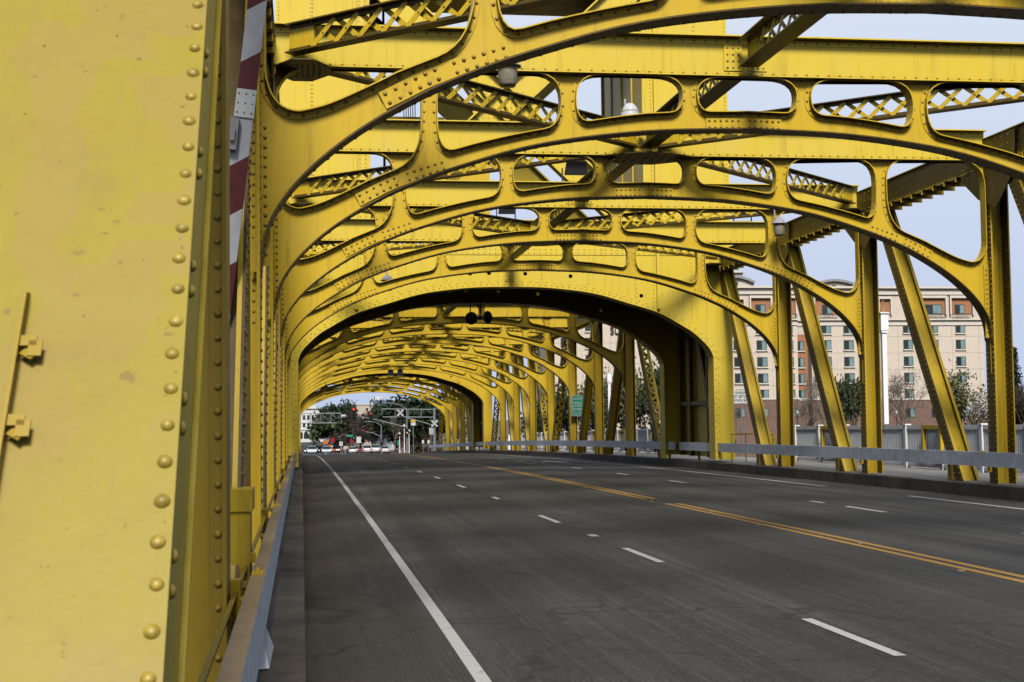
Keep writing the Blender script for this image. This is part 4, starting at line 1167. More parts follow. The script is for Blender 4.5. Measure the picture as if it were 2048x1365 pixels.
def pediment(x0, x1, ybase, ytop, yoff):
    X0, X1 = fx(x0), fx(x1); zb, zt = fz(ybase, (x0+x1)/2), fz(ytop, (x0+x1)/2)
    pts = [(X0, zb)]+[(X0+(X1-X0)*i/14, zb+(zt-zb)*(.35+.65*math.sin(math.pi*i/14))) for i in range(15)]+[(X1, zb)]
    b = MB(); b.fill(pts[::-1], [], HY+yoff, HY+yoff+7); hpart(b, 'pediment', M['stucco'])
    b = MB(); b.ribbon(pts[1:-1], .4, HY+yoff-.5, HY+yoff+7.2); hpart(b, 'pediment_roof', M['roofgrey'])
    b = MB(); xm = (x0+x1)/2; hbox(b, xm-5, xm+5, ytop+7, ytop+17, yoff-.06, yoff-.003); hpart(b, 'vent', M['frame_dark'])
block(1452, 1596, 577, 0); block(1596, 1630, 590, 2.4); block(1626, 1732, 577, .6); block(1758, 1968, 578, .0); block(1732, 1757, 590, 3.)
b = MB(); hbox(b, 1440, 1508, 540, 576, 5, 14); hpart(b, 'stair_tower', M['stucco'])
b = MB(); hbox(b, 1438, 1511, 537, 540, 4.6, 14.4); hpart(b, 'tower_cornice', M['stucco_trim'])
pediment(1440, 1514, 573, 556, .8); pediment(1640, 1716, 573, 562, 1.4)
recess(1466, 1488, 601, 628, 0); recess(1503, 1542, 598, 630, 0); recess(1556, 1592, 598, 630, 0); recess(1634, 1690, 598, 630, .6); recess(1760, 1782, 600, 630, 0); recess(1845, 1892, 598, 630, 0); recess(1904, 1946, 598, 630, 0)
b = MB(); hbox(b, 1603, 1627, 668, 800, 2.3, 2.397); hpart(b, 'terracotta_strip', M['terracotta'])
rows = (657.5, 690, 723.5, 756, 788.5)
for xc in (1478, 1524, 1577): 
    for y in rows: window(xc+ (y-690)*.02, y+1, 22, 20, 0)
for y in rows[1:]: window(1610, y+1, 18, 20, 2.3)
for xc in (1656, 1701):
    for y in rows: window(xc, y, 22, 20, .6)
for xc in (1817, 1868, 1922):
    for y in rows: window(xc, y-.6, 21, 20, 0)
for xc, yo, w in ((1523, 0, 22), (1574, 0, 20), (1659, .6, 22), (1868, 0, 42), (1922, 0, 22)): window(xc, 619, w, 20, yo-.03, False); balcony(xc, 50 if w > 30 else 40, yo)
for xc in (1478, 1524, 1580, 1660, 1702, 1817, 1868, 1922): window(xc, 826, 20, 19, (.6 if 1630 < xc < 1735 else 0)-.25, False)
# left wing with the sign
b = MB(); hbox(b, 1090, 1400, 612, 999, -6, 12); hpart(b, 'wing_wall', M['stucco'])
b = MB(); hbox(b, 1086, 1404, 607, 611.8, -6.6, 12.5); hpart(b, 'cornice', M['stucco_trim'])
b = MB()
for y in (640, 690, 730, 765, 800): hbox(b, 1090.5, 1399, y, y+.5, -6.012, -6.004)
for x in (1150, 1205, 1262, 1330): hbox(b, x, x+.5, 613, 830, -6.016, -6.0125)
hpart(b, 'panel_joint', M['sj'])
for xc in (1118, 1166, 1315): 
    for y in rows: window(xc, y, 20, 20, -6)
sg = text('SUITES', 1.75, (at(1247, 662, 218.8).x-fx(1700), -6.2, at(1240, 662, 218.8).z+7.7), M['lettering'], hotel, 'sign_lettering', 0, 'CENTER', .08, width=(fx(1272)-fx(1221)))

# ------------------------------------------------------------------ trees
def leaf(mb, p, s_, rng):
    a = Vector((rng.uniform(-1,1), rng.uniform(-1,1), rng.uniform(-1,1)))
    if a.length < .1: a = Vector((1,0,0))
    a.normalize(); b = a.orthogonal().normalized(); t = rng.uniform(0, 6.28); c = b*math.cos(t)+a.cross(b)*math.sin(t); d = a.cross(c)
    mb.add([p-c*s_, p+d*s_*.55, p+c*s_, p-d*s_*.55], [(0,1,2,3)])
def tree(name, label, base, h, w, leafmat, density=1., seed=0, group=None, bark='bark', trunk_h=.3, leafs=.28, bare=False, cat='tree', levels=4):
    rng = random.Random(seed); t = thing(name, label, cat, tuple(base), 0, group)
    tr = MB(); tips = []; tw = MB()
    def grow(p, d, L, r, lv):
        q = p+d*L; n = 6 if lv < 2 else 4
        (tr if lv < 3 else tw).tube(p, q, r, r*.62, n, False)
        if lv >= levels: tips.append(q); return
        if lv >= levels-1: tips.append(q)
        for k in range(rng.choice((3, 3, 4) if lv < 2 else (2, 3, 3))):
            ax = d.orthogonal().normalized(); ax.rotate(Matrix.Rotation(rng.uniform(0, 6.28), 3, d).to_quaternion())
            nd = (d+ax*rng.uniform(.45, .95)*(w/h*1.5)+Vector((0,0,.12))).normalized()
            grow(p+d*L*rng.uniform(.75, 1), nd, L*rng.uniform(.62, .82), r*rng.uniform(.45, .62), lv+1)
    grow(Vector((0,0,-.3)), Vector((rng.uniform(-.06,.06), 0, 1)).normalized(), h*trunk_h, h*.022, 0)
    zm = max((q.z for q in tips), default=1); xm = max((abs(q.x) for q in tips), default=1)
    kz = h*.97/zm; kx = min(2.2, max(.5, w*.5/max(xm, .1))); t.scale = (kx, kx, kz)
    tr.build('trunk', M[bark], t)
    lf = MB()
    if bare:
        for q in tips:
            for k in range(int(5*density)):
                e = q+Vector((rng.gauss(0,1), rng.gauss(0,1), abs(rng.gauss(0,1))*.8))*h*.05
                tw.tube(q, e, h*.0022, h*.0012, 3, False)
        tw.build('branches', M[bark], t)
        if leafmat:
            for q in tips:
                for k in range(int(5*density)): leaf(lf, q+Vector([rng.gauss(0, h*.035) for _ in range(3)]), leafs*rng.uniform(.5, 1), rng)
    else:
        tw.build('branches', M[bark], t)
        for q in tips:
            c = h*rng.uniform(.03, .065)
            for k in range(int(rng.uniform(7, 22)*density)):
                leaf(lf, q+Vector((rng.gauss(0, c), rng.gauss(0, c), rng.gauss(0, c*.8))), leafs*rng.uniform(.6, 1.2), rng)
    if leafmat and lf.v: lf.build('crown', M[leafmat], t)
    return t
def conifer(label, base, h, w, seed=0, group=None):
    rng = random.Random(seed); t = thing('conifer_tree', label, 'tree', tuple(base), 0, group)
    b = MB(); b.tube((0,0,0), (0,0,h*.97), h*.016, .03, 7, False); b.build('trunk', M['bark'], t)
    c = MB(); z = h*.12
    while z < h:
        k = 1-z/h; r = w*(k**.75)*rng.uniform(.75, 1.15)
        for i in range(9):
            a = rng.uniform(0, 6.28); L = r*rng.uniform(.6, 1.1)
            for s_ in range(max(3, int(L/.22))):
                f = s_/max(3, int(L/.22)); p = Vector((math.cos(a)*L*f, math.sin(a)*L*f, z-L*f*.25+rng.gauss(0,.08)))
                for q in range(3): leaf(c, p+Vector([rng.gauss(0,.16) for _ in range(3)]), .24*rng.uniform(.6,1.2), rng)
        z += h*.028
    c.build('crown', M['conifer'], t); return t
def gp(x, Y, z=-7.65): p = at(x, 850, Y); return (p.x, Y, z)
def hh(y, x, Y, z0=-7.65): return at(x, y, Y).z-z0
BG = 'bare winter trees before the hotel'
Y = 200
tree('bare_tree', 'pale bare tree with twisting branches left of the white lamp pylon', gp(1655, Y), hh(745, 1655, Y), 9, None, .5, 3, BG, 'barkpale', .3, bare=True, levels=5)
tree('bare_tree', 'bare tree with silvery branches under the right hotel wing', gp(1815, Y), hh(745, 1815, Y), 9, None, .5, 5, BG, 'barkpale', .3, bare=True, levels=5)
tree('bare_tree', 'brown bare tree behind the right post at the photo edge', gp(2035, 190), hh(770, 2035, 190), 8, None, .6, 8, BG, 'bark', .3, bare=True, levels=5)
tree('bare_tree', 'small bare tree at the foot of the hotel beside the warning sign', gp(1475, Y), hh(800, 1475, Y), 6, None, .6, 9, BG, 'barkpale', .3, bare=True)
tree('bare_tree', 'bare tree between the second and third right posts, below the terracotta strip', gp(1602, Y), hh(790, 1602, Y), 6, None, .6, 14, BG, 'barkpale', .3, bare=True)
tree('leafy_tree', 'rounded dark green tree just left of the second right post', gp(1700, 192), hh(765, 1700, 192), 6, 'leaf_mid', 1.6, 11, None, 'bark', .28, .30)
tree('blossom_tree', 'spring tree in pale blossom behind the nearest diagonal', gp(1945, 195), hh(742, 1945, 195), 9, 'leaf_olive', 1., 21, None, 'bark', .28, .26)
tree('blossom_tree', 'thin white blossoming tree at the right edge of the hotel', gp(1968, 188), hh(790, 1968, 188), 6, 'blossom', .8, 23, None, 'bark', .3, .2)
conifer('tall dark conifer standing against the sky at the right edge', gp(2034, 215), hh(696, 2034, 215), 3.6, 4)
tree('leafy_tree', 'green bush tree below the dark conifer', gp(2024, 196), hh(800, 2024, 196), 4, 'leaf_mid', 1.4, 31, None, 'bark', .25, .26)
Y = 180
BR = 'leafy brush trees on the river bank behind the middle span'
for k, (x, yt, mat, dens, lab) in enumerate(((1325, 735, 'leaf_dark', 1.3, 'dark green tree right of the zigzag laced diagonal'), (1295, 760, 'leaf_olive', .6, 'thin olive tree behind the zigzag laced diagonal'),
        (1240, 735, 'leaf_olive', .8, 'olive brush between the two posts left of the zigzag diagonal'), (1190, 745, 'leaf_olive', .8, 'olive brush right of the dark slanted diagonal by the green sign'),
        (1262, 775, 'leaf_mid', .8, 'low green brush behind the first post of the middle span'), (1140, 790, 'leaf_dark', 1.2, 'dark brush tree behind the green road sign'),
        (1215, 790, 'leaf_olive', .8, 'low olive brush behind the second post of the middle span'), (1095, 800, 'leaf_dark', 1.2, 'dark brush tree behind the brown laced diagonals'))):
    tree('brush_tree', lab, gp(x, Y+k*1.5), hh(yt, x, Y), 6, mat, dens, 40+k, BR, 'bark', .22, .24)
def street_lamp(label, x, yt, Y, col, group):
    z0 = -7.6; p = at(x, yt, Y); t = thing('street_lamp', label, 'street lamp', (p.x, Y, z0), 0, group); h = p.z-z0
    b = MB(); b.tube((0,0,0), (0,0,h-.6), .09, .06, 8); b.build('post', M[col], t)
    b = MB(); b.lathe([(.08, h-.6), (.2, h-.35), (.22, h-.15), (.05, h), (.0, h+.1)], (0,0,0), 'z', 10); b.build('lantern', M['lampgrey'], t)
street_lamp('dark promenade lamp before the brick base, right of the third post', 1595, 822, 185, 'black', 'promenade lamps before the hotel')
street_lamp('promenade lamp with a teal post behind the nearest diagonal', 1938, 815, 185, 'frame_dark', 'promenade lamps before the hotel')
street_lamp('dark promenade lamp near the hotel corner, right of the white pylon', 1793, 822, 185, 'black', 'promenade lamps before the hotel')

# ------------------------------------------------------------------ the far street
def gz(Y): return rz(Y)-.06
wb = thing('stone_building', 'white classical stone building with arched ground floor at the far left end of the street', 'building', (at(626, 850, 520).x, 520, -7.9))
b = MB(); X0, X1 = at(596, 850, 520).x-wb.location.x, at(650, 850, 520).x-wb.location.x; zt = at(626, 818, 520).z+7.9; zm = at(626, 858, 520).z+7.9; 
b.box(X0-6, X1, 0, 14, zm, zt); b.build('wall', M['whitestone'], wb)
b = MB(); b.box(X0-6.5, X1+1.2, -.8, 15, 0, zm-.4); b.box(X0-6.8, X1+1.5, -1.1, 15.2, zm-.399, zm-.01); b.build('arcade_base', M['whitestone'], wb)
b = MB(); b.box(X0-6.4, X1+.4, -.5, 14.4, zt+.001, zt+.5); b.build('cornice', M['whitestone'], wb)
b = MB(); b.box(X0-4, X1-3.5, 3, 12, zt+.501, zt+3.5); b.build('attic', M['whitestone'], wb)
for i in range(6):
    x = X0+.6+i*(X1-X0-1)/5.5
    for zc in (zm+1.4, zm+4.1): 
        b = MB(); b.box(x-.45, x+.45, -.02, -.001, zc-.85, zc+.85); b.build('window', M['glass_dark'], wb)
for i in range(5):
    x = X0+.9+i*(X1-X0-1)/4.4
    b = MB(); pts = [(x-.8, .4), (x-.8, 2.2)]+[(x-.8*math.cos(math.pi*k/8), 2.2+.8*math.sin(math.pi*k/8)) for k in range(1, 8)]+[(x+.8, 2.2), (x+.8, .4)]
    pts = [(px, pz+zm-4.0) for px, pz in pts]
    b.fill(pts[::-1], [], -.83, -.801); b.build('arch_opening', M['glass_dark'], wb)
bb = thing('office_building', 'plain beige block with one small window above the bare trees', 'building', (at(729, 850, 430).x, 430, -7.9))
b = MB(); w2 = (at(747, 820, 430).x-at(711, 820, 430).x)/2; b.box(-w2, w2, 0, 16, 0, at(729, 810, 430).z+7.9); b.build('wall', plain('pale beige render', (.52, .45, .36), .8), bb)
b = MB(); x = at(734, 819, 430).x-bb.location.x; z = at(734, 819, 430).z+7.9; b.box(x-.35, x+.35, -.03, -.001, z-.35, z+.35); b.build('window', M['glass_dark'], bb)
b = MB(); b.box(-w2-.2, w2+.2, -.2, 16.2, at(729, 810, 430).z+7.901, at(729, 810, 430).z+8.2); b.build('parapet', M['stucco_trim'], bb)
bg = thing('glass_building', 'blue glass block rising behind the beige building', 'building', (at(762, 850, 520).x, 520, -7.9))
b = MB(); w2 = (at(780, 820, 520).x-at(746, 820, 520).x)/2; h = at(760, 801, 520).z+7.9; b.box(-w2, w2, 0, 18, 0, h); b.build('glass_wall', M['bluegl'], bg)
b = MB()
for i in range(9): x = -w2+i*w2/4; b.box(x-.06, x+.06, -.08, -.001, 2, h)
for i in range(8): b.box(-w2, w2, -.05, -.0015, h-1-i*2.6, h-.85-i*2.6)
b.build('mullions', M['whitestone'], bg); b = MB(); b.box(-w2*.6, w2*.2, 4, 12, h+.001, h+1.5); b.build('roof_plant', M['whitestone'], bg)
# trees down the street
ST = 'street trees beyond the end of the bridge'
def gps(x, Y): p = at(x, 850, Y); return (p.x, Y, gz(Y)-.3)
def stree(nm, lab, x, yt, Y, w, mat, dens, seed, bark='bark', bare=False, ls=.35, lv=4, th=.22): tree(nm, lab, gps(x, Y), at(x, yt, Y).z-gz(Y)+.3, w, mat, dens, seed, ST, bark, th, ls, bare, levels=lv)
stree('leafy_tree', 'dark green tree behind the white stone building, far left of the street', 672, 812, 400, 11, 'leaf_dark', 1.3, 61)
stree('leafy_tree', 'dark tree right of the white building under the small patch of sky', 695, 808, 420, 4.5, 'leaf_dark', 1.3, 62)
stree('leafy_tree', 'lighter green tree in front of the white stone building', 656, 838, 330, 7, 'leaf_mid', 1.3, 63)
stree('leafy_tree', 'mid green tree over the right corner of the beige block', 768, 812, 340, 5.5, 'leaf_mid', 1.4, 64)
stree('leafy_tree', 'tall black green tree below the blue glass block', 803, 796, 300, 11, 'leaf_dark', 1.6, 65)
stree('leafy_tree', 'dark green tree at the right side of the street behind the crossbuck', 838, 800, 260, 10, 'leaf_dark', 1.6, 66)
stree('leafy_tree', 'dark tree beside the right end of the bridge', 872, 806, 235, 9, 'leaf_dark', 1.6, 67)
stree('leafy_tree', 'dark leafy tree in the middle of the right roadside', 818, 826, 262, 8, 'leaf_dark', 1.6, 77)
for k, (x, yt, Y) in enumerate(((676, 838, 350), (700, 834, 345), (722, 836, 350), (745, 832, 335), (770, 836, 320))):
    tree('bare_tree', ('leftmost', 'second', 'middle', 'fourth', 'rightmost')[k]+' brown bare tree in the row behind the traffic signals', gps(x, Y), at(x, yt, Y).z-gz(Y)+.3, 8, 'twig', 4., 70+k, 'brown bare trees behind the traffic signals', 'twig' if False else 'bark', .22, .22, True, levels=5)
stree('bare_tree', 'slender pale trunked bare tree right of the street', 790, 832, 250, 3, None, 1.2, 80, 'barkpale', True, th=.4)
def shrub(lab, x, Y, w, h, mat, seed):
    rng = random.Random(seed); t = thing('shrub', lab, 'shrub', gps(x, Y), 0, 'roadside shrubs at the end of the bridge'); b = MB()
    for i in range(500):
        a = rng.uniform(0, 6.28); r = w*math.sqrt(rng.random())*.5; z = h*rng.random()*(1-.4*(r/(w*.5))**2); leaf(b, Vector((math.cos(a)*r, math.sin(a)*r*.6, z)), .22, rng)
    b.build('foliage', M[mat], t); b = MB(); b.tube((0,0,0), (0,0,h*.5), .08, .05, 6); b.build('stem', M['bark'], t)
shrub('dark red leaved shrub at the right roadside behind the white signs', 826, 250, 6.5, 5.2, 'leaf_red', 1)
shrub('low green median shrubs at the far left of the street', 632, 360, 9, 2.6, 'leaf_mid', 2)
shrub('dark shrub right of the parked white truck', 845, 245, 6, 4, 'leaf_dark', 3)
# low wall and brick wall at the right of the street
t = thing('low_wall', 'low grey wall with a brown fence top right of the white truck', 'wall', (at(816, 900, 262).x, 262, gz(262)))
b = MB(); b.box(-1.5, 4.2, 0, .4, 0, .95); b.build('wall', M['deck'], t); b = MB()
for i in range(18): b.box(-1.5+i*.17, -1.38+i*.17, .1, .2, .951, 1.7)
b.box(-1.6, 1.6, .05, .25, 1.701, 1.82); b.build('fence_top', M['brick'], t)
# cars
def car(label, x, Y, mat, front=True, scale=1., van=False, suv=False, lights=True):
    p = at(x, 880, Y); t = thing('car' if not van else 'box_truck', label, 'car' if not van else 'truck', (p.x, Y, gz(Y)), 0 if front else math.pi, 'cars beyond the crest of the bridge')
    H = 1.45*scale*(1.18 if suv else 1); W = .9*scale; L = 4.5*scale
    def loft(mb, secs):
        vs = []; n = 8
        for y, w_, z0, z1, tw in secs:
            vs += [(-w_*.92, y, z0), (w_*.92, y, z0), (w_, y, z0+(z1-z0)*.35), (w_*.98, y, z0+(z1-z0)*.75), (tw, y, z1), (-tw, y, z1), (-w_*.98, y, z0+(z1-z0)*.75), (-w_, y, z0+(z1-z0)*.35)]
        m_ = len(secs); fs = [(k*n+i, k*n+(i+1)%n, (k+1)*n+(i+1)%n, (k+1)*n+i) for k in range(m_-1) for i in range(n)]
        fs += [tuple(range(n-1,-1,-1)), tuple(range((m_-1)*n, m_*n))]; mb.add(vs, fs, True)
    b = MB(); loft(b, [(0, W*.86, .35, .62, W*.8), (.12, W*.95, .25, .72, W*.88), (1.2, W, .22, .92*H/1.45, W*.9), (L-1.0, W, .22, .98*H/1.45, W*.9), (L-.1, W*.94, .28, .9*H/1.45, W*.86), (L, W*.88, .36, .75, W*.8)]); b.build('body', M[mat], t)
    z0 = .94*H/1.45
    b = MB(); vs = [(-W*.9, 1.1, z0-.02), (W*.9, 1.1, z0-.02), (W*.9, L-.6, z0-.02), (-W*.9, L-.6, z0-.02), (-W*.72, 1.75, H-.05), (W*.72, 1.75, H-.05), (W*.72, L-1.25, H-.05), (-W*.72, L-1.25, H-.05)]
    b.add(vs, [(0,3,2,1),(4,5,6,7),(0,1,5,4),(1,2,6,5),(2,3,7,6),(3,0,4,7)]); b.build('windows', M['glass_dark'], t)
    b = MB(); b.box(-W*.74, W*.74, 1.72, L-1.2, H-.049, H); b.build('roof', M[mat], t)
    for sx in (-1, 1):
        for yy in (.85, L-.85):
            b = MB(); b.lathe([(.0, -.09), (.31, -.09), (.33, -.05), (.33, .05), (.31, .09), (.0, .09)], (sx*W*.9, yy, .33), 'x', 14); b.build('wheel', M['tyre'], t)
        b = MB(); b.box(sx*W*.66-.17, sx*W*.66+.17, -.02, .03, .58, .72); b.build('headlight', M['headlamp'], t)
        b = MB(); b.box(sx*W*.70-.14, sx*W*.70+.14, L-.04, L+.02, .68, .84); b.build('tail_light', M['tail'], t)
        b = MB(); b.box(sx*W*1.02-.09, sx*W*1.02+.09, 1.35, 1.5, z0, z0+.14); b.build('mirror', M[mat], t)
    b = MB(); b.box(-.3, .3, L+.001, L+.02, .55, .68); b.build('number_plate', M['signwhite'], t)
    return t
car('dark blue car with its headlights on, leftmost of the oncoming cars', 616, 318, 'car_blue')
car('pale grey car roof just showing over the crest at the far left', 624, 262, 'car_grey')
car('dark red oncoming car behind the silver one', 643, 330, 'car_red')
car('black oncoming car half hidden behind the dark red car', 636, 352, 'car_black')
car('silver car cresting the road beside the dark red car', 653, 274, 'car_silver')
car('white car far back in the street, left of the pedestrians', 689, 372, 'car_white', True, 1., False, True)
car('white car with bright tail lights driving off right of the pedestrians', 704, 305, 'car_white', False)
car('red car driving away next to the white car in the middle of the street', 713, 330, 'car_red', False)
car('small white van with red tail lights in the middle of the street', 733, 312, 'car_white', False, 1., False, True)
car('white and black four wheel drive car left of the white truck', 750, 318, 'car_white', False, 1.05, False, True)
car('grey car squeezed behind the white sedan by the truck', 759, 322, 'car_silver', False)
car('white sedan driving away in front of the white truck', 767.5, 282, 'car_white', False)
car('tiny dark car far up the street left of the red signs', 668, 400, 'car_black', True)
car('pinkish red car far up the street near the orange signs', 672, 330, 'car_red', True)
t = thing('box_truck', 'white box truck with a blue panel parked at the right of the street', 'truck', (at(778, 880, 300).x, 300, gz(300)), R(-28), 'cars beyond the crest of the bridge')
b = MB(); b.box(-1.2, 1.2, 0, 4.6, .55, 3.0); b.build('box_body', M['car_white'], t)
b = MB(); b.box(-.5, .3, -.03, -.001, 2.1, 2.95); b.build('side_panel', M['bluegl'], t)
b = MB(); b.add([(-1.1,4.601,.5),(1.1,4.601,.5),(1.1,6.2,.5),(-1.1,6.2,.5),(-1.05,4.601,2.3),(1.05,4.601,2.3),(1.0,5.6,2.25),(-1.0,5.6,2.25)], [(0,3,2,1),(4,5,6,7),(0,1,5,4),(1,2,6,5),(2,3,7,6),(3,0,4,7)]); b.build('cab', M['car_white'], t)
for sx in (-1, 1):
    for yy in (.9, 5.3):
        b = MB(); b.lathe([(.0, -.12), (.40, -.12), (.42, 0), (.40, .12), (.0, .12)], (sx*1.02, yy, .42), 'x', 14); b.build('wheel', M['tyre'], t)
    b = MB(); b.box(sx*.95-.1, sx*.95+.1, -.03, -.002, .7, .95); b.build('tail_light', M['tail'], t)
# signals
def head(parent, loc, lit, big=1., n=3, name='signal_head'):
    w = .19*big; b = MB(); x, y, z = loc; h = .36*big*n
    b.box(x-w, x+w, y, y+.22, z-h, z); b.box(x-w*1.5, x+w*1.5, y+.2205, y+.24, z-h-.12*big, z+.12*big)
    for k in range(n): b.lathe([(.15*big, -.16), (.15*big, 0)], (x, y, z-.18*big-k*.36*big), 'y', 12)
    o = b.build(name, M['black'], parent)
    for k in range(n):
        b = MB(); b.lathe([(.13*big, -.015), (.0, -.02)], (x, y, z-.18*big-k*.36*big), 'y', 12)
        b.build('lens', M['lens_'+('red', 'amber', 'green')[k]] if k == lit else M['glass_dark'], o)
    return o
def mast(label, x, Y, arms, heads, ytop, lum=None, name='traffic_signal'):
    p = at(x, ytop, Y); z0 = gz(Y)-.05; t = thing(name, label, 'traffic signal' if name == 'traffic_signal' else 'street light', (p.x, Y, z0), 0, 'signal masts beyond the bridge')
    L = lambda q: Vector(q)-Vector((p.x, Y, z0))
    b = MB(); b.tube((0,0,0), (0,0,p.z-z0), .15, .10, 10); b.box(-.25, .25, -.25, .25, 0, .08); b.build('pole', M['greymetal'], t)
    for pts in arms:
        pp = [L(at(a, c, Y)) for a, c in pts]; b = MB()
        for i, (u, v) in enumerate(zip(pp, pp[1:])): b.tube(u, v, .085-.02*i, .07-.02*i, 8)
        b.build('arm', M['greymetal'], t)
    for a, c, lit, big in heads:
        q = L(at(a, c, Y-.35)); head(t, (q.x, q.y, q.z+.55*big), lit, big)
    if lum:
        pp = [L(at(a, c, Y)) for a, c in lum]; b = MB(); b.path(pp, .05, 8); b.build('lamp_arm', M['greymetal'], t)
        q = pp[-1]; b = MB(); b.lathe([(.0, .1), (.16, .06), (.2, 0), (.0, -.05)], (q.x, q.y, q.z), 'z', 10); b.build('lamp_head', M['greymetal'], t)
    return t
mast('tall grey signal mast with a long arm of red lights and a curved lamp', 813.5, 214, [[(813, 855), (760, 842), (714, 832)], [(813, 836), (866, 851)]],
     [(707.5, 826, 0, 1.45), (742, 833, 0, 1.1), (797.5, 838, 0, 1.1), (814.5, 866, 1, .9)], 818, [(813, 818), (800, 810), (785, 806.5), (771, 807)])
mast('grey signal mast with an amber light hanging left of centre over the street', 762.5, 255, [[(762.5, 874), (745, 866), (730, 864)]], [(726, 836, 1, 1.0), (726.5, 865, 0, .9), (763.5, 886, 0, .8)], 852, [(762.5, 852), (752, 845), (742, 843.5), (733, 844)])
mast('thin pale pole with green lights on its long sloping arm, far left', 659.5, 330, [[(659.5, 866), (685, 870), (701, 874)]], [(679, 871, 2, .9), (708, 873.5, 2, .9), (684.5, 875, 0, .7)], 839, None)
b = MB()
# railway crossing gantries
def gantry(label, xp, Y, x1, yt, yb, n, side):
    p = at(xp, yt, Y); z0 = gz(Y)-.05; t = thing('crossing_gantry', label, 'gantry', (p.x, Y, z0), 0, 'railway crossing gantries')
    L = lambda q: Vector(q)-Vector((p.x, Y, z0))
    b = MB(); b.tube((0,0,0), (0,0,p.z-z0+.2), .2, .17, 12); b.box(-.4, .4, -.4, .4, 0, .1); b.build('pole', M['greymetal'], t)
    a0, a1, b0, b1 = (L(at(xp, yt, Y)), L(at(x1, yt-1, Y)), L(at(xp, yb, Y)), L(at(x1, yb-.5, Y)))
    b = MB()
    for dy in (0, .6):
        o = Vector((0, dy, 0)); b.tube(a0+o, a1+o, .06, .06, 8); b.tube(b0+o, b1+o, .06, .06, 8)
        for i in range(n+1):
            u = a0.lerp(a1, i/n)+o; v = b0.lerp(b1, i/n)+o; b.tube(u, v, .04, .04, 6)
            if i < n and side < 0: b.tube(u, b0.lerp(b1, (i+1)/n)+o, .035, .035, 6)
    b.build('truss_arm', M['greymetal'], t)
    return t, L
def flasher(parent, q):
    b = MB(); b.lathe([(.0, 0), (.3, 0), (.3, .03), (.0, .03)], tuple(q), 'y', 20); b.build('flasher_disc', M['black'], parent)
    b = MB(); b.lathe([(.0, -.13), (.1, -.12), (.13, -.001)], tuple(q), 'y', 14); b.build('hood', M['black'], parent)
def crossbuck(parent, q, s_=1., txt=True):
    for an in (45, -45):
        b = MB(); d = Vector((math.cos(R(an)), 0, math.sin(R(an)))); y = q.y-(.02 if an > 0 else 0)
        c = Vector((q.x, y, q.z)); b.bar(c-d*.62*s_, c+d*.62*s_, .012, .23*s_, Vector((-d.z, 0, d.x))); o = b.build('crossbuck_board', M['signwhite'], parent)
        o2 = text('RAILROAD' if an < 0 else 'CROSSING', .14*s_, (c.x, y-.012, c.z), M['lettering'], o, width=.95*s_); o2.rotation_euler.y = -R(an)
t, L = gantry('grey lattice gantry with black flashing discs reaching in from the left over the street', 560, 196, 682, 828, 847, 6, -1)
for x, y in ((677, 838), (687.5, 837)): flasher(t, L(at(x, y, 195.5)))
b = MB(); q = L(at(687, 832, 195.6)); b.box(q.x-.3, q.x+.3, q.y, q.y+.03, q.z-.16, q.z+.16); b.build('arrow_sign', M['signwhite'], t)
t, L = gantry('grey gantry with a railroad crossbuck over the right lanes', 868.5, 200, 764.5, 819.5, 835, 4, 1)
crossbuck(t, L(at(800.5, 826, 199.6)), .95); crossbuck(t, L(at(869, 847.5, 199.5)), .95)
for x, y in ((762.5, 831), (798, 836)): flasher(t, L(at(x, y, 199.5)))
def signpost(label, x, y, Y, w, h, mat, name='road_sign', lines=None, extra=None, lc='lettering'):
    p = at(x, y, Y); z0 = gz(Y)-.05; t = thing(name, label, 'sign', (p.x, Y, z0), 0, None); zc = p.z-z0
    b = MB(); b.tube((0, .06, 0), (0, .06, zc+h*.4), .05, .05, 8); b.build('post', M['greymetal'], t)
    b = MB(); b.box(-w/2, w/2, 0, .02, zc-h/2, zc+h/2); s = b.build('sign_panel', M[mat], t)
    if lines:
        n = len(lines)
        for i, l in enumerate(lines): text(l, h/n*.8, (0, -.006, zc+h/2-(i+.5)*h/n), M[lc], s, width=w*.75)
    if extra: 
        b = MB(); b.box(-w/2, w/2, 0, .02, zc+h/2+.03, zc+h/2+.03+extra[1]); b.build('upper_panel', M[extra[0]], t)
    return t
M['signyellow'] = plain('yellow sign sheeting', (.62, .40, .02), .45); M['signred'] = plain('red sign sheeting', (.26, .014, .02), .45); M['signorange'] = plain('orange sign sheeting', (.55, .16, .03), .5)
t = signpost('white sign under a yellow panel on a grey pole at the right of the street', 826.5, 848.5, 205, .66, .42, 'signwhite', lines=['9:1'][0:0] or None, extra=('signyellow', .36))
signpost('tall white rule sign with an arrow beside the right crossbuck', 862.5, 863, 204, .58, .95, 'signwhite', lines=['STOP', 'HERE', 'ON', 'RED'])
t = signpost('white keep left sign with a black bent arrow in the middle of the street', 682, 888, 262, .62, .75, 'signwhite')
b = MB(); b.box(.05, .1, -.006, -.0005, t.children[1].data.vertices[0].co.z+.1, t.children[1].data.vertices[0].co.z+.5); b.box(-.15, .049, -.006, -.0005, t.children[1].data.vertices[0].co.z+.42, t.children[1].data.vertices[0].co.z+.5); b.build('arrow', M['lettering'], t)
signpost('white notice board on a dark brown base in the middle of the street', 717.5, 881, 280, .9, 1.1, 'signwhite', 'notice_board', extra=('stucco_trim', .12))
signpost('round red sign in the middle of the street right of the orange boards', 665.5, 880.5, 300, .95, .85, 'signred')
signpost('orange work sign left of the red sign at the far left', 651, 885, 310, 1.1, .8, 'signorange')
signpost('small orange sign low in the street near the pedestrians', 658, 893, 290, .8, .5, 'signorange')
signpost('dark red sign beside the brown notice board', 703.5, 883, 330, .9, .9, 'signred')
signpost('green street name sign above the notice board', 702, 872, 330, 1.9, .5, 'green')
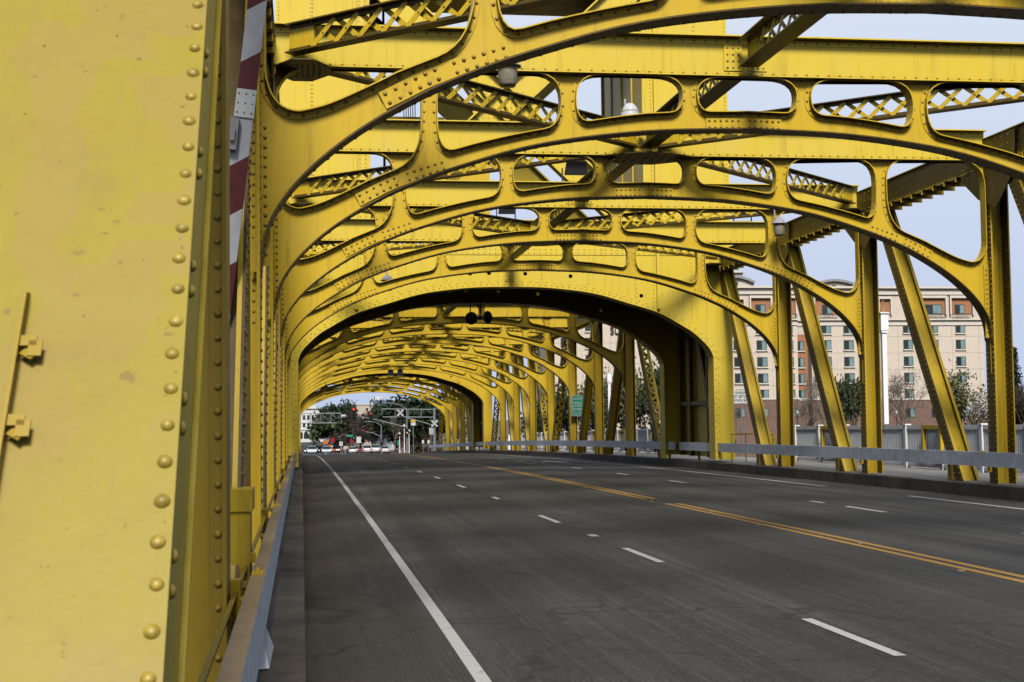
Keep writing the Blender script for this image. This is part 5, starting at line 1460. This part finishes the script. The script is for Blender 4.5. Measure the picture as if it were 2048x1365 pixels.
signpost('small green sign on a post right of the white truck', 797.5, 886, 240, .5, .8, 'green')
signpost('small white plate sign in the right roadside shrubs', 846, 884, 225, .35, .5, 'signwhite')
signpost('second small white plate sign, by the foot of the right gantry', 857, 884, 224, .35, .5, 'signwhite')
def caplamp(label, x, y, Y):
    p = at(x, y, Y); z0 = gz(Y)-.05; t = thing('street_lamp', label, 'street lamp', (p.x, Y, z0), 0, 'white capped street lamps right of the street'); h = p.z-z0
    b = MB(); b.tube((0,0,0), (0,0,h-.25), .08, .05, 8); b.build('post', M['white'], t)
    b = MB(); b.lathe([(.0, h+.25), (.08, h+.1), (.38, h-.12), (.34, h-.14), (.0, h-.10)], (0,0,0), 'z', 12); b.build('cap', M['signwhite'], t)
    b = MB(); b.lathe([(.2, h-.15), (.14, h-.42), (.0, h-.43)], (0,0,0), 'z', 10); b.build('globe', M['lampglass'], t)
caplamp('white capped street lamp just left of the tall signal mast', 808.5, 851, 232); caplamp('white capped street lamp low beside the white truck', 799.2, 867, 236); caplamp('white capped street lamp close right of the tall signal mast', 818, 861.5, 230)
# barricade in front of the people
t = thing('barricade', 'low orange and white barricade across the closed lane left of the pedestrians', 'barricade', (at(668, 900, 300).x, 300, gz(300)))
b = MB()
for i in range(5): b.cur = i % 2; b.box(-2+i*.8, -2+(i+1)*.8-.002, 0, .04, .65, .95)
b.build('board', [M['signorange'], M['white']], t)
for x in (-1.7, 1.7): 
    b = MB(); b.bar((x, -.3, 0), (x, .05, .9), .06, .05); b.bar((x, .4, 0), (x, .07, .9), .06, .05); b.build('leg', M['white'], t)
# people
def person(label, loc, face, shirt, trousers, stride=.35, h=1.74, armsw=.3, hair='hair', hi=False):
    t = None; k = h/1.75; V = []; E = []; Rr = []
    def v(x, y, z, r): V.append((x*k, y*k, z*k)); Rr.append(r*k); return len(V)-1
    def e(a, b_): E.append((a, b_))
    pel = v(0, 0, .95, .145); sp = v(0, .01, 1.15, .135); ch = v(0, .02, 1.34, .155); nk = v(0, .03, 1.50, .058); hd0 = v(0, .045, 1.60, .085); hd1 = v(0, .04, 1.69, .085)
    e(pel, sp); e(sp, ch); e(ch, nk); e(nk, hd0); e(hd0, hd1)
    for s_, st in ((-1, stride), (1, -stride)):
        hp = v(.095*s_, 0, .90, .098); kn = v(.10*s_, st*.5+.05, .50, .062); an_ = v(.10*s_, st-(.06 if st < 0 else 0), .09+(.05 if st < 0 else 0), .042); to = v(.11*s_, st+.15, .04+(.02 if st < 0 else 0), .036)
        e(pel, hp); e(hp, kn); e(kn, an_); e(an_, to)
        sh = v(.185*s_, .02, 1.42, .062); el = v(.24*s_, -st*armsw*.8, 1.14, .044); wr = v(.26*s_, -st*armsw*2.0+.05, .92, .030); pa = v(.262*s_, -st*armsw*2.2+.06, .85, .034)
        e(ch, sh); e(sh, el); e(el, wr); e(wr, pa)
        for f in range(4): 
            f1 = v(.262*s_, -st*armsw*2.2+.03+f*.022, .80, .0095); f2 = v((.262-.012)*s_, -st*armsw*2.2+.035+f*.022, .765-.008*abs(f-1.5), .008); e(pa, f1); e(f1, f2)
        th = v((.262-.03)*s_, -st*armsw*2.2+.095, .83, .0105); e(pa, th)
    me = bpy.data.meshes.new('person'); me.from_pydata(V, E, []); o = bpy.data.objects.new('person', me); COL.objects.link(o)
    o.modifiers.new('s', 'SKIN')
    for i, d in enumerate(me.skin_vertices[0].data): d.radius = (Rr[i], Rr[i]*(.72 if i in (1, 2) else 1)); d.use_root = (i == 0)
    sd = o.modifiers.new('d', 'SUBSURF'); sd.levels = 2 if hi else 1; sd.render_levels = sd.levels
    dg = bpy.context.evaluated_depsgraph_get(); nm = bpy.data.meshes.new_from_object(o.evaluated_get(dg)); bpy.data.objects.remove(o)
    nm.materials.clear()
    for mt in (M['skin'], M[shirt], M[trousers], M['black']): nm.materials.append(mt)
    for p in nm.polygons:
        c = p.center/k; p.use_smooth = True
        p.material_index = 0 if c.z > 1.49 else 3 if c.z < .10 else (0 if abs(c.x) > .2 and c.z < 1.12 else 1) if (c.z > .97 or abs(c.x) > .2) else 2
    ob = link('person', nm, None, loc); ob.rotation_euler.z = face; tag(ob, label, 'person', None)
    b = MB(); b.lathe([(.0, .13), (.07, .115), (.105, .06), (.11, .0), (.10, -.04)], (0, .028*k, 1.665*k), 'z', 12); b.build('hair', M[hair], ob)
    b = MB(); b.lathe([(.0, .03), (.014, .0), (.012, -.02), (0, -.025)], (0, (.045+.095)*k, 1.645*k), 'z', 8)
    for s_ in (-1, 1): b.lathe([(.0, -.012), (.012, 0), (.0, .012)], (s_*.034, (.045+.078)*k, 1.665*k), 'y', 8); b.lathe([(.0, -.01), (.026, 0), (.0, .01)], (s_*.088, .045*k, 1.645*k), 'x', 8)
    b.build('face_features', M['skin'], ob)
    return ob
q = at(1310, 908, 71); person('person in black top and navy trousers walking behind the zigzag laced diagonal', (at(1313, 900, 71.2).x, 71.2, rz(71)+.19), R(160), 'cloth_black', 'cloth_navy', .38, 1.74, .42, 'hair', True)
for x, Y, lab, sh, tr in ((685, 284, 'person in black standing in the street, left of the person in white', 'cloth_black', 'cloth_black'), (690, 286, 'person in a pale top standing in the street beside the person in black', 'cloth_grey', 'cloth_grey'), (696, 282, 'person in an orange work vest standing left of the white car', 'cloth_orange', 'cloth_navy')):
    person(lab, (at(x, 900, Y).x, Y, gz(Y)), R(170), sh, tr, .15)
t = thing('bicycle', 'bicycle with red wheels standing in the street beside the person in orange', 'bicycle', (at(725, 905, 275).x, 275, gz(275)), R(35))
for x in (-.52, .52):
    b = MB(); n = 20
    for i in range(n):
        a0, a1 = 2*math.pi*i/n, 2*math.pi*(i+1)/n; b.tube((x+.34*math.cos(a0), 0, .34+.34*math.sin(a0)), (x+.34*math.cos(a1), 0, .34+.34*math.sin(a1)), .022, .022, 5)
    for i in range(8): b.tube((x, 0, .34), (x+.33*math.cos(i*.785), 0, .34+.33*math.sin(i*.785)), .004, .004, 3)
    b.build('wheel', M['signred'], t)
b = MB(); pts = [(-.52,0,.34), (-.18,0,.85), (.40,0,.88), (-.02,0,.3), (-.18,0,.85)]; b.path([Vector(p) for p in pts], .02, 6); b.tube((-.52,0,.34), (-.02,0,.3), .016, .016, 6); b.tube((.40,0,.98), (.52,0,.34), .018, .018, 6); b.build('frame', M['signwhite'], t)
b = MB(); b.box(-.3, -.08, -.06, .06, .92, .97); b.tube((-.18,0,.85), (-.19,0,.92), .015, .015, 6); b.build('saddle', M['black'], t)
b = MB(); b.tube((.36,-.27,1.03), (.36,.27,1.03), .014, .014, 6); b.tube((.40,0,.97), (.36,0,1.03), .015, .015, 6); b.build('handlebar', M['black'], t)

# ------------------------------------------------------------------ sky and sun
VEIL = (.03, .97)
SUN = Vector((-.07, -.66, .72)).normalized()
w = bpy.data.worlds.new('World'); S.world = w; w.use_nodes = True; nt = w.node_tree; bgn = nt.nodes['Background']
sky = nt.nodes.new('ShaderNodeTexSky'); sky.sky_type = 'NISHITA'; sky.sun_disc = False
sky.sun_elevation = math.asin(SUN.z); sky.sun_rotation = math.atan2(SUN.x, SUN.y); sky.air_density = 1.0; sky.dust_density = 2.0; sky.ozone_density = 1.5
tc = nt.nodes.new('ShaderNodeTexCoord'); mp = nt.nodes.new('ShaderNodeMapping'); mp.inputs['Scale'].default_value = (1, 1, 2.5); nt.links.new(tc.outputs['Generated'], mp.inputs['Vector'])
cl = nt.nodes.new('ShaderNodeTexNoise'); cl.inputs['Scale'].default_value = 1.6; cl.inputs['Detail'].default_value = 5; nt.links.new(mp.outputs['Vector'], cl.inputs['Vector'])
sx_ = nt.nodes.new('ShaderNodeSeparateXYZ'); nt.links.new(tc.outputs['Generated'], sx_.inputs[0])
ad = nt.nodes.new('ShaderNodeMath'); ad.operation = 'MULTIPLY_ADD'; nt.links.new(cl.outputs['Fac'], ad.inputs[0]); ad.inputs[1].default_value = .35; nt.links.new(sx_.outputs[1], ad.inputs[2])
rp = nt.nodes.new('ShaderNodeMapRange'); rp.interpolation_type = 'SMOOTHSTEP'; rp.inputs['From Min'].default_value = .45; rp.inputs['From Max'].default_value = 1.02; rp.inputs['To Min'].default_value = VEIL[0]; rp.inputs['To Max'].default_value = VEIL[1]; nt.links.new(ad.outputs[0], rp.inputs['Value'])
mx = nt.nodes.new('ShaderNodeMix'); mx.data_type = 'RGBA'; nt.links.new(rp.outputs[0], mx.inputs[0])
dm = nt.nodes.new('ShaderNodeMix'); dm.data_type = 'RGBA'; dm.blend_type = 'MULTIPLY'; dm.inputs[0].default_value = 1; nt.links.new(sky.outputs[0], dm.inputs[6]); dm.inputs[7].default_value = (.85, .85, .85, 1)
nt.links.new(dm.outputs[2], mx.inputs[6])
vz = nt.nodes.new('ShaderNodeMapRange'); vz.inputs['From Min'].default_value = 0; vz.inputs['From Max'].default_value = .32; nt.links.new(sx_.outputs[2], vz.inputs['Value'])
vc = nt.nodes.new('ShaderNodeMix'); vc.data_type = 'RGBA'; nt.links.new(vz.outputs[0], vc.inputs[0]); vc.inputs[6].default_value = (5.3, 6.2, 8.3, 1); vc.inputs[7].default_value = (7.3, 8.0, 9.3, 1)
nt.links.new(vc.outputs[2], mx.inputs[7])          # bright veil shaped into the sky ahead; dimmer sky elsewhere lowers the fill
nt.links.new(mx.outputs[2], bgn.inputs['Color']); bgn.inputs['Strength'].default_value = .10
sl = bpy.data.lights.new('sun', 'SUN'); sl.energy = 4.4; sl.angle = R(16); sl.color = (1.0, .965, .90)
so = bpy.data.objects.new('sun', sl); COL.objects.link(so); so.rotation_euler = SUN.to_track_quat('Z', 'Y').to_euler()
S.view_settings.view_transform = 'Standard'; S.view_settings.look = 'None'; S.view_settings.exposure = 0.0; S.view_settings.gamma = 1
S.cycles.max_bounces = 5; S.cycles.diffuse_bounces = 0; S.cycles.glossy_bounces = 2; S.cycles.transmission_bounces = 2; S.cycles.caustics_reflective = False; S.cycles.caustics_refractive = False
